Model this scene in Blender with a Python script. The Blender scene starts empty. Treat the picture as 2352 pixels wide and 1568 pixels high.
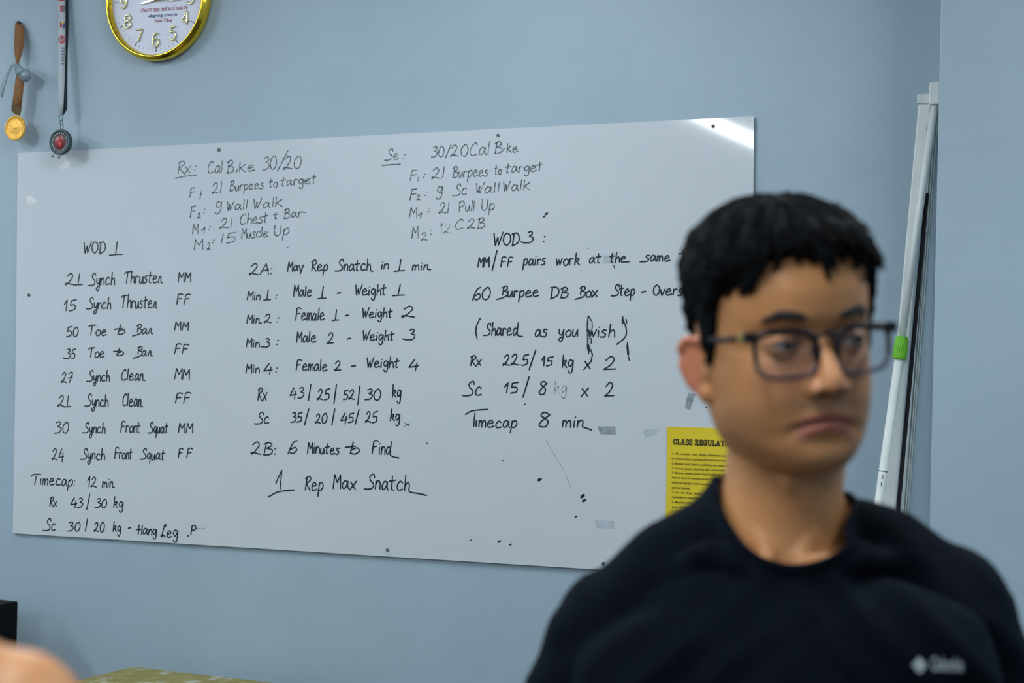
import bpy, bmesh, math, random
import numpy as np
from mathutils import Vector, Matrix, Euler
random.seed(7); rng = np.random.default_rng(7)
sc = bpy.context.scene
COL = sc.collection
PI = math.pi

# ------------------------------------------------------------------ camera
CAM = np.array([2.47310, -4.38503, 1.616]); FPX = 3997.156
YAW, PIT, ROL = .420226, .00491777, .02281069
_f = np.array([-math.sin(YAW)*math.cos(PIT), math.cos(YAW)*math.cos(PIT), math.sin(PIT)])
_r0 = np.array([math.cos(YAW), math.sin(YAW), 0.]); _u0 = np.cross(_r0, _f)
_r = math.cos(ROL)*_r0+math.sin(ROL)*_u0; _u = -math.sin(ROL)*_r0+math.cos(ROL)*_u0
cd = bpy.data.cameras.new('camera'); cam = bpy.data.objects.new('camera', cd); COL.objects.link(cam)
cd.sensor_width = 36; cd.lens = FPX*36/2352; cd.clip_start = .05
M4 = Matrix.Identity(4)
for i in range(3):
    M4[i][0], M4[i][1], M4[i][2], M4[i][3] = _r[i], _u[i], -_f[i], CAM[i]
cam.matrix_world = M4
cd.dof.use_dof = True; cd.dof.focus_distance = 4.55; cd.dof.aperture_fstop = 5.2; cd.dof.aperture_blades = 0
sc.camera = cam

# ------------------------------------------------------------------ world, exposure
sc.view_settings.view_transform = 'Standard'; sc.view_settings.look = 'None'
sc.view_settings.gamma = 1; sc.view_settings.use_curve_mapping = False
sc.view_settings.exposure = -0.20
w = bpy.data.worlds.new('world'); sc.world = w; w.use_nodes = True
w.node_tree.nodes['Background'].inputs[0].default_value = (.55, .72, 1, 1)
w.node_tree.nodes['Background'].inputs[1].default_value = .35

def area(name, loc, target, sx, sy, power, color):
    l = bpy.data.lights.new(name, 'AREA'); l.shape = 'RECTANGLE'; l.size = sx; l.size_y = sy
    l.energy = power; l.color = color
    o = bpy.data.objects.new(name, l); COL.objects.link(o); o.location = loc
    o.rotation_euler = (Vector(target)-Vector(loc)).to_track_quat('-Z', 'Y').to_euler()
    return o
REAR = area('rear_fill_light', (1.0, -8.6, 2.2), (1.2, 0, 1.4), 3.0, 1.6, 14, (.86, .94, 1.0))  # added fill from the rear; no doorway exists there

# ------------------------------------------------------------------ helpers
def at_y(px, py, Y):
    d = _f+_r*(px-1176)/FPX-_u*(py-784)/FPX
    return CAM+d*(Y-CAM[1])/d[1]
def at_d(px, py, D):
    return CAM+(_f+_r*(px-1176)/FPX-_u*(py-784)/FPX)*D

def N(nt, t, **kw):
    n = nt.nodes.new(t)
    for k, v in kw.items():
        if k in n.inputs: n.inputs[k].default_value = v
        else: setattr(n, k, v)
    return n
def mat(name, c, rough=.5, metal=0., var=.06, scale=30., bump=0., bscale=200., c2=None, **kw):
    m = bpy.data.materials.new(name); m.use_nodes = True; nt = m.node_tree
    b = nt.nodes['Principled BSDF']
    b.inputs['Roughness'].default_value = rough; b.inputs['Metallic'].default_value = metal
    for k, v in kw.items(): b.inputs[k].default_value = v
    tc = N(nt, 'ShaderNodeTexCoord')
    no = N(nt, 'ShaderNodeTexNoise', Scale=scale, Detail=5.); nt.links.new(tc.outputs['Object'], no.inputs['Vector'])
    mx = N(nt, 'ShaderNodeMix', data_type='RGBA')
    a = c if c2 else tuple(x*(1-var) for x in c); d = c2 or tuple(min(1, x*(1+var)) for x in c)
    mx.inputs['A'].default_value = (*a, 1); mx.inputs['B'].default_value = (*d, 1)
    rp = N(nt, 'ShaderNodeMapRange'); rp.inputs[1].default_value = .3; rp.inputs[2].default_value = .7
    nt.links.new(no.outputs['Fac'], rp.inputs[0]); nt.links.new(rp.outputs[0], mx.inputs['Factor'])
    nt.links.new(mx.outputs['Result'], b.inputs['Base Color'])
    if bump:
        n2 = N(nt, 'ShaderNodeTexNoise', Scale=bscale, Detail=4.); nt.links.new(tc.outputs['Object'], n2.inputs['Vector'])
        bp = N(nt, 'ShaderNodeBump', Strength=bump, Distance=.002)
        nt.links.new(n2.outputs['Fac'], bp.inputs['Height']); nt.links.new(bp.outputs['Normal'], b.inputs['Normal'])
    return m

def link(name, me, m=None, parent=None, smooth=False):
    o = bpy.data.objects.new(name, me); COL.objects.link(o)
    if m:
        me.materials.clear()
        me.materials.append(m)
    if parent: o.parent = parent
    if smooth:
        me.polygons.foreach_set('use_smooth', [True]*len(me.polygons))
    return o
def mesh(name, v, f):
    me = bpy.data.meshes.new(name); me.from_pydata([tuple(map(float, p)) for p in v], [], [tuple(map(int, q)) for q in f]); me.update(); return me
def obj(name, v, f, m=None, parent=None, smooth=False): return link(name, mesh(name, v, f), m, parent, smooth)
def tag(o, label=None, cat=None, group=None, kind=None):
    if label: o['label'] = label
    if cat: o['category'] = cat
    if group: o['group'] = group
    if kind: o['kind'] = kind
    return o
def empty(name, loc, label, cat, rz=0, group=None):
    o = bpy.data.objects.new(name, None); COL.objects.link(o); o.location = tuple(map(float, loc)); o.rotation_euler = (0, 0, rz)
    o.empty_display_size = .05
    return tag(o, label, cat, group)
def place(o, loc, rot=(0, 0, 0)):
    o.location = tuple(map(float, loc)); o.rotation_euler = rot; return o

def merge(*ps):
    V = []; F = []; n = 0
    for v, f in ps:
        V += [tuple(p) for p in v]; F += [tuple(i+n for i in q) for q in f]; n += len(v)
    return V, F
def box(x0, x1, y0, y1, z0, z1, bev=0.):
    bm = bmesh.new(); bmesh.ops.create_cube(bm, size=1)
    for v in bm.verts: v.co = Vector((x0+(v.co.x+.5)*(x1-x0), y0+(v.co.y+.5)*(y1-y0), z0+(v.co.z+.5)*(z1-z0)))
    if bev: bmesh.ops.bevel(bm, geom=bm.edges[:], offset=bev, segments=2, affect='EDGES', profile=.6)
    bm.verts.index_update(); r = ([tuple(v.co) for v in bm.verts], [[v.index for v in q.verts] for q in bm.faces]); bm.free(); return r
def frame_of(t, up=(0, 0, 1)):
    t = np.array(t, float); t /= np.linalg.norm(t)+1e-12
    a = np.cross(t, up)
    if np.linalg.norm(a) < 1e-3: a = np.cross(t, (1, 0, .01))
    a /= np.linalg.norm(a); return t, a, np.cross(a, t)
def tube(P, R, seg=12, closed=False, cap=True, flat=None, up=(0, 0, 1)):
    P = [np.array(p, float) for p in P]; n = len(P)
    R = [R]*n if np.isscalar(R) else list(R)
    V = []; F = []
    for i in range(n):
        t = (P[(i+1) % n]-P[i-1]) if closed else (P[min(i+1, n-1)]-P[max(i-1, 0)])
        t, a, b = frame_of(t, up)
        for k in range(seg):
            g = 2*PI*k/seg
            s = (1, 1) if flat is None else flat
            V.append(P[i]+a*math.cos(g)*R[i]*s[0]+b*math.sin(g)*R[i]*s[1])
    m = n if closed else n-1
    for i in range(m):
        for k in range(seg):
            F.append((i*seg+k, i*seg+(k+1) % seg, ((i+1) % n)*seg+(k+1) % seg, ((i+1) % n)*seg+k))
    if cap and not closed:
        F.append(tuple(range(seg))[::-1]); F.append(tuple((n-1)*seg+k for k in range(seg)))
    return V, F
def capsule(P, R, seg=14, sub=3):
    """closed tapered tube with rounded ends"""
    P = [np.array(p, float) for p in P]; R = list(R) if not np.isscalar(R) else [R]*len(P)
    t0 = P[1]-P[0]; t0 /= np.linalg.norm(t0); t1 = P[-1]-P[-2]; t1 /= np.linalg.norm(t1)
    A = []; RA = []
    for k in range(sub):
        g = PI/2*(k+.35)/sub; A.append(P[0]-t0*R[0]*math.cos(g)); RA.append(R[0]*math.sin(g))
    B = []; RB = []
    for k in range(sub-1, -1, -1):
        g = PI/2*(k+.35)/sub; B.append(P[-1]+t1*R[-1]*math.cos(g)); RB.append(R[-1]*math.sin(g))
    return tube(A+P+B, RA+R+RB, seg)
def ellipsoid(c, r, rot=None, nu=20, nv=12):
    V = []; F = []
    Rm = np.array(Euler(rot).to_matrix()) if rot else np.eye(3)
    for j in range(nv+1):
        ph = -PI/2+PI*j/nv
        if j in (0, nv):
            V.append(np.array(c)+Rm@np.array([0, 0, r[2]*math.sin(ph)])); continue
        for i in range(nu):
            g = 2*PI*i/nu
            V.append(np.array(c)+Rm@np.array([r[0]*math.cos(ph)*math.cos(g), r[1]*math.cos(ph)*math.sin(g), r[2]*math.sin(ph)]))
    for i in range(nu): F.append((0, 1+(i+1) % nu, 1+i))
    for j in range(nv-2):
        for i in range(nu):
            a = 1+j*nu; F.append((a+i, a+(i+1) % nu, a+nu+(i+1) % nu, a+nu+i))
    a = 1+(nv-2)*nu; top = len(V)-1
    for i in range(nu): F.append((a+i, a+(i+1) % nu, top))
    return V, F
def lathe(prof, seg=64, axis='y'):
    """prof: (r, h) list; h runs along -y (towards the room)"""
    V = []; F = []; n = len(prof)
    for r, h in prof:
        for k in range(seg):
            g = 2*PI*k/seg; V.append((r*math.cos(g), -h, r*math.sin(g)))
    for j in range(n-1):
        for k in range(seg): F.append((j*seg+k, j*seg+(k+1) % seg, (j+1)*seg+(k+1) % seg, (j+1)*seg+k))
    if prof[0][0] > 1e-6: pass
    return V, F
def xf(vf, M):
    v, f = vf; M = np.array(M)
    return [M[:3, :3]@np.array(p)+M[:3, 3] for p in v], f

# ------------------------------------------------------------------ materials
WALL = mat('blue_grey_wall_paint', (.345, .455, .535), .55, var=.05, scale=2.2, bump=.25, bscale=90)
def wall_marks():
    nt = WALL.node_tree; b = nt.nodes['Principled BSDF']; mx = [n for n in nt.nodes if n.type == 'MIX'][0]
    tc = [n for n in nt.nodes if n.type == 'TEX_COORD'][0]
    mp = N(nt, 'ShaderNodeMapping'); mp.inputs['Scale'].default_value = (6, 6, 60)
    nz = N(nt, 'ShaderNodeTexNoise', Scale=1., Detail=6.); rp = N(nt, 'ShaderNodeMapRange')
    rp.inputs[1].default_value = .45; rp.inputs[2].default_value = .75; rp.inputs[4].default_value = .12
    m2 = N(nt, 'ShaderNodeMix', data_type='RGBA'); m2.inputs['B'].default_value = (.43, .52, .56, 1)
    nt.links.new(tc.outputs['Object'], mp.inputs[0]); nt.links.new(mp.outputs[0], nz.inputs['Vector'])
    nt.links.new(nz.outputs['Fac'], rp.inputs[0]); nt.links.new(rp.outputs[0], m2.inputs['Factor'])
    nt.links.new(mx.outputs['Result'], m2.inputs['A']); nt.links.new(m2.outputs['Result'], b.inputs['Base Color'])
wall_marks()
CEIL = mat('white_ceiling_paint', (.7, .72, .74), .8, var=.03)
FLOORM = mat('dark_rubber_floor', (.05, .05, .055), .7, var=.3, scale=300)
BOARD = mat('glossy_white_board_film', (.60, .655, .70), .045, var=.012, scale=4)
INK = mat('black_marker_ink', (.006, .014, .025), .35, var=.4, scale=150)
EDGE = mat('board_edge_plastic', (.42, .5, .57), .5)
GOLD = mat('polished_gold_plastic', (.90, .60, .05), .16, 1., var=.05)
GOLDN = mat('pale_gold_numerals', (.86, .80, .42), .2, .85, var=.1, scale=120)
def ink_faint(name, c, lo, hi):
    m = mat(name, c, .5, var=.2, scale=80); nt = m.node_tree; b = nt.nodes['Principled BSDF']
    tc = N(nt, 'ShaderNodeTexCoord'); nz = N(nt, 'ShaderNodeTexNoise', Scale=110., Detail=3.)
    rp = N(nt, 'ShaderNodeMapRange'); rp.inputs[1].default_value = .38; rp.inputs[2].default_value = .6
    rp.inputs[3].default_value = lo; rp.inputs[4].default_value = hi
    nt.links.new(tc.outputs['Object'], nz.inputs['Vector']); nt.links.new(nz.outputs['Fac'], rp.inputs[0])
    nt.links.new(rp.outputs[0], b.inputs['Alpha']); return m
INKF = ink_faint('worn_grey_marker_ink', (.055, .09, .12), .38, .92)
INKG = ink_faint('half_wiped_marker_ink', (.09, .13, .16), .12, .55)

# ------------------------------------------------------------------ room
def struct(name, vf, m): return tag(obj(name, *vf, m), kind='structure')
RX0, RX1, RY0, CZ = -4.3, 4.6, -9.0, 3.1
struct('floor', box(RX0-.1, RX1+.1, RY0-.1, .1, -.1, 0), FLOORM)
struct('ceiling', box(RX0-.1, RX1+.1, RY0-.1, .1, CZ, CZ+.1), CEIL)
struct('wall_back', box(RX0-.1, RX1+.1, 0, .15, 0, CZ), WALL)
PX = 1.709
pv = box(PX, RX1, -.25, -.0005, 0, CZ, .004)
struct('wall_right', pv, WALL)
struct('wall_left', box(RX0-.15, RX0, RY0, 0, 0, CZ), WALL)
struct('wall_side', box(RX1, RX1+.15, RY0, 0, 0, CZ), WALL)
struct('wall_front', box(RX0-.15, RX1+.15, RY0-.15, RY0, 0, CZ), mat('pale_rear_wall_paint', (.24, .26, .27), .7))

# ceiling lamps (emissive tubes; the two short ones added to brighten the upper wall)
LAMPB = mat('white_lamp_housing', (.8, .8, .8), .4)
LAMPE = bpy.data.materials.new('lit_lamp_tube'); LAMPE.use_nodes = True
_b = LAMPE.node_tree.nodes['Principled BSDF']; _b.inputs['Emission Color'].default_value = (.90, .965, 1, 1)
_b.inputs['Emission Strength'].default_value = 92; _b.inputs['Base Color'].default_value = (.8, .8, .8, 1)
lampspots = [(-1.7, -1.45, .62, 'short tube lamp added to brighten the wall left of the clock'),
             (.45, -1.2, .78, 'short tube lamp added to brighten the wall above the whiteboard'),
             (-.72, -5.75, 2.9, 'long ceiling tube lamp over the middle of the room'),
             (1.75, -3.75, 1.25, 'ceiling tube lamp in front of the man in black'),
             (2.6, -6.6, 1.25, 'ceiling tube lamp at the right rear'),
             (-3.1, -2.0, 2.4, 'long ceiling tube lamp near the left wall by the board'),
             (-3.4, -4.9, 1.25, 'ceiling tube lamp at the left rear'),
             (2.9, -1.7, 1.25, 'ceiling tube lamp by the pillar on the right')]
for x, y, L, lab in lampspots:
    e = empty('ceiling_lamp', (x, y, CZ), lab, 'lamp', group='tube lamps on the ceiling')
    obj('housing', *box(-.06, .06, -L/2, L/2, -.045, 0, .006), LAMPB, e)
    obj('lamp_tube', *box(-.048, .048, -L/2+.02, L/2-.02, -.062, -.046, .006), LAMPE, e)

# ------------------------------------------------------------------ whiteboard
BROT = .0144280634; BC = np.array([0, 0, 1.616+.004062]); BT = .010
cb, sb = math.cos(BROT), math.sin(BROT)
board = empty('whiteboard', (BC[0], -.0005, BC[2]), 'large glossy frameless whiteboard screwed to the blue wall, covered in handwriting', 'whiteboard')
board.rotation_euler = (0, -BROT, 0)
def curl(x, z):
    """how far the sheet stands off the wall"""
    s = .0030*math.sin(x*2.3+.6)*math.cos(z*2.2)+.0006*math.sin(x*6.1+z*3)
    c = .0
    return .001+.0035+s+c
NX, NZ = 120, 60
gv = []; gf = []
for side in (1, 0):
    for j in range(NZ+1):
        for i in range(NX+1):
            x = -1.2+2.4*i/NX; z = -.6+1.2*j/NZ
            gv.append((x, -(curl(x, z)+(.004 if side else 0)), z))
K = (NX+1)*(NZ+1)
for j in range(NZ):
    for i in range(NX):
        a = j*(NX+1)+i
        gf.append((a, a+1, a+NX+2, a+NX+1)); gf.append((K+a, K+a+NX+1, K+a+NX+2, K+a+1))
for i in range(NX):
    gf.append((i, K+i, K+i+1, i+1)); a = NZ*(NX+1)+i; gf.append((a, a+1, K+a+1, K+a))
for j in range(NZ):
    a = j*(NX+1); gf.append((a, a+NX+1, K+a+NX+1, K+a)); a += NX; gf.append((a, K+a, K+a+NX+1, a+NX+1))
_pn = obj('panel', gv, gf, BOARD, board)
_pn.data.polygons.foreach_set('use_smooth', [i < NX*NZ*2 for i in range(len(_pn.data.polygons))])
_pn.data.set_sharp_from_angle(angle=.6)
def bp(px, py, off=.0003):
    p = at_y(px, py, -.010); x, z = p[0]-BC[0], p[2]-BC[2]
    X = x*cb+z*sb; Z = -x*sb+z*cb
    return np.array([X, -(curl(X, Z)+.004+off), Z])
def catmull(p, straight):
    p = [np.array(q, float) for q in p]
    if straight or len(p) < 3: return p
    out = []
    for i in range(len(p)-1):
        p0 = p[max(i-1, 0)]; p1 = p[i]; p2 = p[i+1]; p3 = p[min(i+2, len(p)-1)]
        for k in range(5):
            t = k/5; out.append(.5*((2*p1)+(-p0+p2)*t+(2*p0-5*p1+4*p2-p3)*t*t+(-p0+3*p1-3*p2+p3)*t**3))
    out.append(p[-1]); return out
class Ribbons:
    def __init__(s): s.V = []; s.F = []; s.k = 0
    def add(s, pts, w, to3, jit=.12):
        if len(pts) > 2:
            for i in range(1, len(pts)-1):
                a = (pts[i][0]-pts[i-1][0], pts[i][1]-pts[i-1][1]); b = (pts[i+1][0]-pts[i][0], pts[i+1][1]-pts[i][1])
                la, lb = math.hypot(*a), math.hypot(*b)
                if la > 0 and lb > 0 and (a[0]*b[0]+a[1]*b[1])/(la*lb) < .45:
                    s.add(pts[:i+1], w, to3, jit); s.add(pts[i:], w, to3, jit); return
        """pts in photo pixels on the surface; to3(px,py,off)->3D in the owner's frame"""
        s.k += 1; off = .0003+.000012*(s.k % 12)
        P = [to3(q[0], q[1], off) for q in pts]
        Q = [P[0]]
        for q in P[1:]:
            if np.linalg.norm(q-Q[-1]) > 2e-4: Q.append(q)
        if len(Q) < 2: Q.append(Q[0]+np.array([w*.3, 0, 0]))
        P = Q; n = len(P); b0 = len(s.V)
        t0 = P[1]-P[0]; t1 = P[-1]-P[-2]; t0 = t0/np.linalg.norm(t0); t1 = t1/np.linalg.norm(t1)
        Ws = [w/2*(1+jit*math.sin(i*1.7+s.k)) for i in range(n)]
        P2 = [P[0]-t0*w*.42]+P+[P[-1]+t1*w*.42]; W2 = [w*.2]+Ws+[w*.2]
        m = len(P2)
        for i in range(m):
            t = P2[min(i+1, m-1)]-P2[max(i-1, 0)]; nn = np.array([-t[2], 0, t[0]]); nn /= np.linalg.norm(nn)+1e-12
            s.V.append(P2[i]-nn*W2[i]); s.V.append(P2[i]+nn*W2[i])
        for i in range(m-1):
            a = b0+2*i; s.F.append((a, a+2, a+3, a+1))
    def done(s, name, m, parent, label=None):
        o = obj(name, s.V, s.F, m, parent)
        if label: o['label'] = label
        return o

G = {}
def g(k, d): G[k] = d
for line in '''
A|!0,0 30,100 50,0;!8,34 48,42
B|16,100 8,0;4,88 30,104 46,82 20,55;20,55 50,42 46,10 22,-2 4,0
B_|28,96 24,60 22,20;14,86 44,104 58,82 34,56;34,56 64,40 52,8 20,-10 -22,-24
C|50,84 38,100 14,76 4,34 18,2 54,12
D|!14,96 8,0;0,90 34,98 52,60 44,18 4,-8
D_|!12,96 8,0;0,94 36,96 54,60 40,14 2,-12
F|!12,92 4,0;10,92 30,102 54,94;!8,50 44,56
F_|!12,92 4,-6;!10,92 42,96;!8,46 40,52
H|!8,98 6,0;!46,98 42,0;!6,50 44,54
H_|!14,100 10,0;!50,96 46,0;!-16,48 48,52
K|!8,100 4,0;!44,74 8,40 50,-4
L_|34,84 40,102 26,100 18,60 10,14 0,6 6,-4 24,8 44,-2
M|!0,0 6,100 26,44 46,100 50,0
M_|!2,0 6,96 24,40 42,92 46,0
N_|!2,0 8,96;!8,96 38,10;!40,96 38,0
O|28,98 8,80 4,28 26,0 50,28 48,78 28,98
P|!12,96 6,0;4,88 34,106 52,78 36,52 10,46
R|!14,98 6,0;0,86 32,106 48,80 12,48;!12,48 50,-4
S|46,80 38,102 12,84 18,58 42,34 36,8 10,-2 -24,-2
S0|44,84 30,100 10,84 16,58 38,34 32,8 6,-2
T|-4,82 20,96 64,98;!30,94 20,0
Tc|-26,78 0,96 66,98;!22,80 14,0
U|6,98 4,30 18,0 42,20 48,98
W|!0,98 14,0 28,66 36,2 62,106
W_|!0,96 10,2 24,62;!16,70 26,4 48,100
X|!0,56 36,0;!40,62 -4,-6
Xm|!0,56 34,-8;!46,62 16,-30
Y|!0,56 20,0;!44,60 16,-30
a|40,46 22,60 4,30 10,2 28,12 42,50;!42,56 40,20 50,0
b|10,98 6,4;6,28 28,56 44,28 26,0 6,8
c|42,50 24,60 6,32 14,2 46,8
c_|42,50 24,60 6,32 14,0 56,6
d|40,46 18,58 4,24 20,0 42,40;!46,100 42,20 50,0
d_|40,46 18,58 4,24 20,0 42,40;46,100 42,20 56,-2 96,-8
d__|40,46 18,58 4,24 20,0 42,40;46,100 42,10 60,-14 130,-26
e|6,28 40,40 26,60 4,34 14,0 50,10
e_|6,28 40,40 26,60 4,34 14,0 40,0 80,2
g|42,48 18,62 4,32 20,8 42,46;42,58 42,10 36,-36 18,-42 8,-26
h|!10,104 6,0;6,30 26,56 38,42 42,0
h_|!10,104 6,0;6,30 26,56 36,40 40,4 60,-8
h__|!10,110 6,0;6,30 30,60 40,36 38,0 60,-10 120,-16 170,-26
i|!6,54 6,0;!8,80 9,84
j|!6,54 6,0
k|!10,104 4,0;8,44 34,60 30,36 10,32;!14,32 44,0
l|!8,100 4,4
l_|8,100 4,30 8,2 20,4
m|!4,56 2,0;2,30 14,58 22,44 22,0;22,30 38,58 48,40 50,0
n|!4,56 2,0;2,28 20,58 34,44 36,0
n_|!4,56 2,0;2,28 20,58 30,44 32,4 56,0
n__|!4,56 2,0;2,28 22,60 32,40 32,6 56,-6 84,-20
o|24,58 4,34 14,0 40,10 42,44 24,58
p|!10,58 2,-44;6,38 30,62 44,34 26,2 6,8
q|40,50 18,60 4,28 22,4 40,44;!42,58 38,-40
r|!4,56 4,0;4,36 18,58 34,50
rr|2,0 12,44 26,50 30,4 46,-2
r_|!4,56 4,0;4,36 22,56 60,44
s|34,54 18,60 8,42 30,24 20,0 -4,2
s_|34,58 14,58 10,40 30,22 18,0 -40,-4
t|!18,92 14,4 28,0;!-2,58 40,66
t_|!18,92 16,0;!-10,60 36,72
to|!14,96 8,2;!-14,50 24,62;8,26 30,50 42,26 26,0 8,6
u|4,54 4,8 20,0 36,50;!36,54 40,0
v|!0,56 14,0 36,60
w|!0,56 12,0 24,44 34,2 50,60
x|!0,56 36,0;!40,62 -4,-6
y|4,56 6,22 22,10 38,54;38,56 32,-26 16,-46 4,-28 24,-8
0|24,98 4,62 8,8 32,0 46,48 36,94 22,98
1|!0,58 18,100 16,0
1u|!22,100 20,2;!-6,-6 20,-2 50,0
1l|!8,100 4,0
2|6,74 26,100 40,78 26,36 4,0 2,12 16,12 52,0
2w|4,70 26,100 42,76 26,30 0,-2;!0,-2 54,2
3|8,90 30,100 40,80 20,56;20,56 46,40 32,4 0,-4
3_|10,90 32,100 42,80 22,56;22,56 50,38 34,0 -14,-2 -36,6
4|!30,100 2,22 54,36;!44,66 40,-14
5|!12,92 8,52;8,52 38,54 40,14 4,-2;!10,92 46,102
6|40,102 14,72 4,22 22,0 42,22 32,46 8,30
6x|40,102 20,80 2,-4;6,14 26,0 44,26 34,48 10,30
7|4,88 42,96 18,0;!2,42 44,52
8|36,84 20,100 6,80 34,42 28,4 6,8 12,42 38,86
9|36,88 16,98 4,68 24,50 38,90;38,94 36,20 14,-8 2,4
/|!26,116 0,-34
:|!4,48 6,52;!4,4 6,8
.|!4,2 7,5
-|!0,36 34,44
(|26,110 4,60 2,10 14,-36
)|0,110 18,60 16,10 -24,-36
,|!6,40 4,0
'''.strip().splitlines():
    k, d = line.split('|', 1); g(k, d)
GP = {}
for k, d in G.items():
    st = []
    for s in d.split(';'):
        fl = s.startswith('!'); s = s.lstrip('!')
        pts = [tuple(float(q) for q in t.split(',')) for t in s.split()]
        st.append([tuple(q) for q in catmull(pts, fl)])
    GP[k] = st
ADV = {'i': 24, 'j': 24, 'l': 22, 'l_': 26, '1': 34, '1l': 24, '.': 18, ':': 22, 'm': 62, 'W': 66, '(': 40}
def word(rb, text, x0, x1, yb, h, w, to3=bp, slope=None, slant=.0, wob=1.):
    toks = []; i = 0
    while i < len(text):
        if text[i] == '{': j = text.index('}', i); toks.append(text[i+1:j]); i = j+1
        else: toks.append(text[i]); i += 1
    S = []; x = 0.
    for t in toks:
        if t == ' ': x += 34; continue
        dy = (random.random()-.5)*6*wob; sc_ = 1+(random.random()-.5)*.08*wob; sh = slant+(random.random()-.5)*.06*wob
        dx = (random.random()-.5)*3*wob
        mx = 0
        for s in GP[t]:
            S.append([(x+dx+px*sc_+py*sh, py*sc_+dy) for px, py in s])
            mx = max(mx, max(p[0] for p in s))
        x += ADV.get(t, min(mx, 54)+9)
    a = min(p[0] for s in S for p in s); b = max(p[0] for s in S for p in s)
    if slope is None: slope = -.0498+.1115*(yb-330)/920
    k = (x1-x0)/max(b-a, 1)
    for s in S:
        rb.add([(x0+(p[0]-a)*k, yb+slope*(p[0]-a)*k-p[1]*h/100) for p in s], w, to3)

def lines_from(spec, m, w, label, slope=None, slant=0.):
    for ln in spec.strip().splitlines():
        for it in ln.split('~'):
            rb = Ribbons(); q = it.strip().rsplit(' ', 4); t = q[0]; x0, x1, yb, h = map(float, q[1:])
            word(rb, t, x0, x1, yb, h, w, slope=slope, slant=slant)
            rb.done('written_word', m, board, label)

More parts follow.
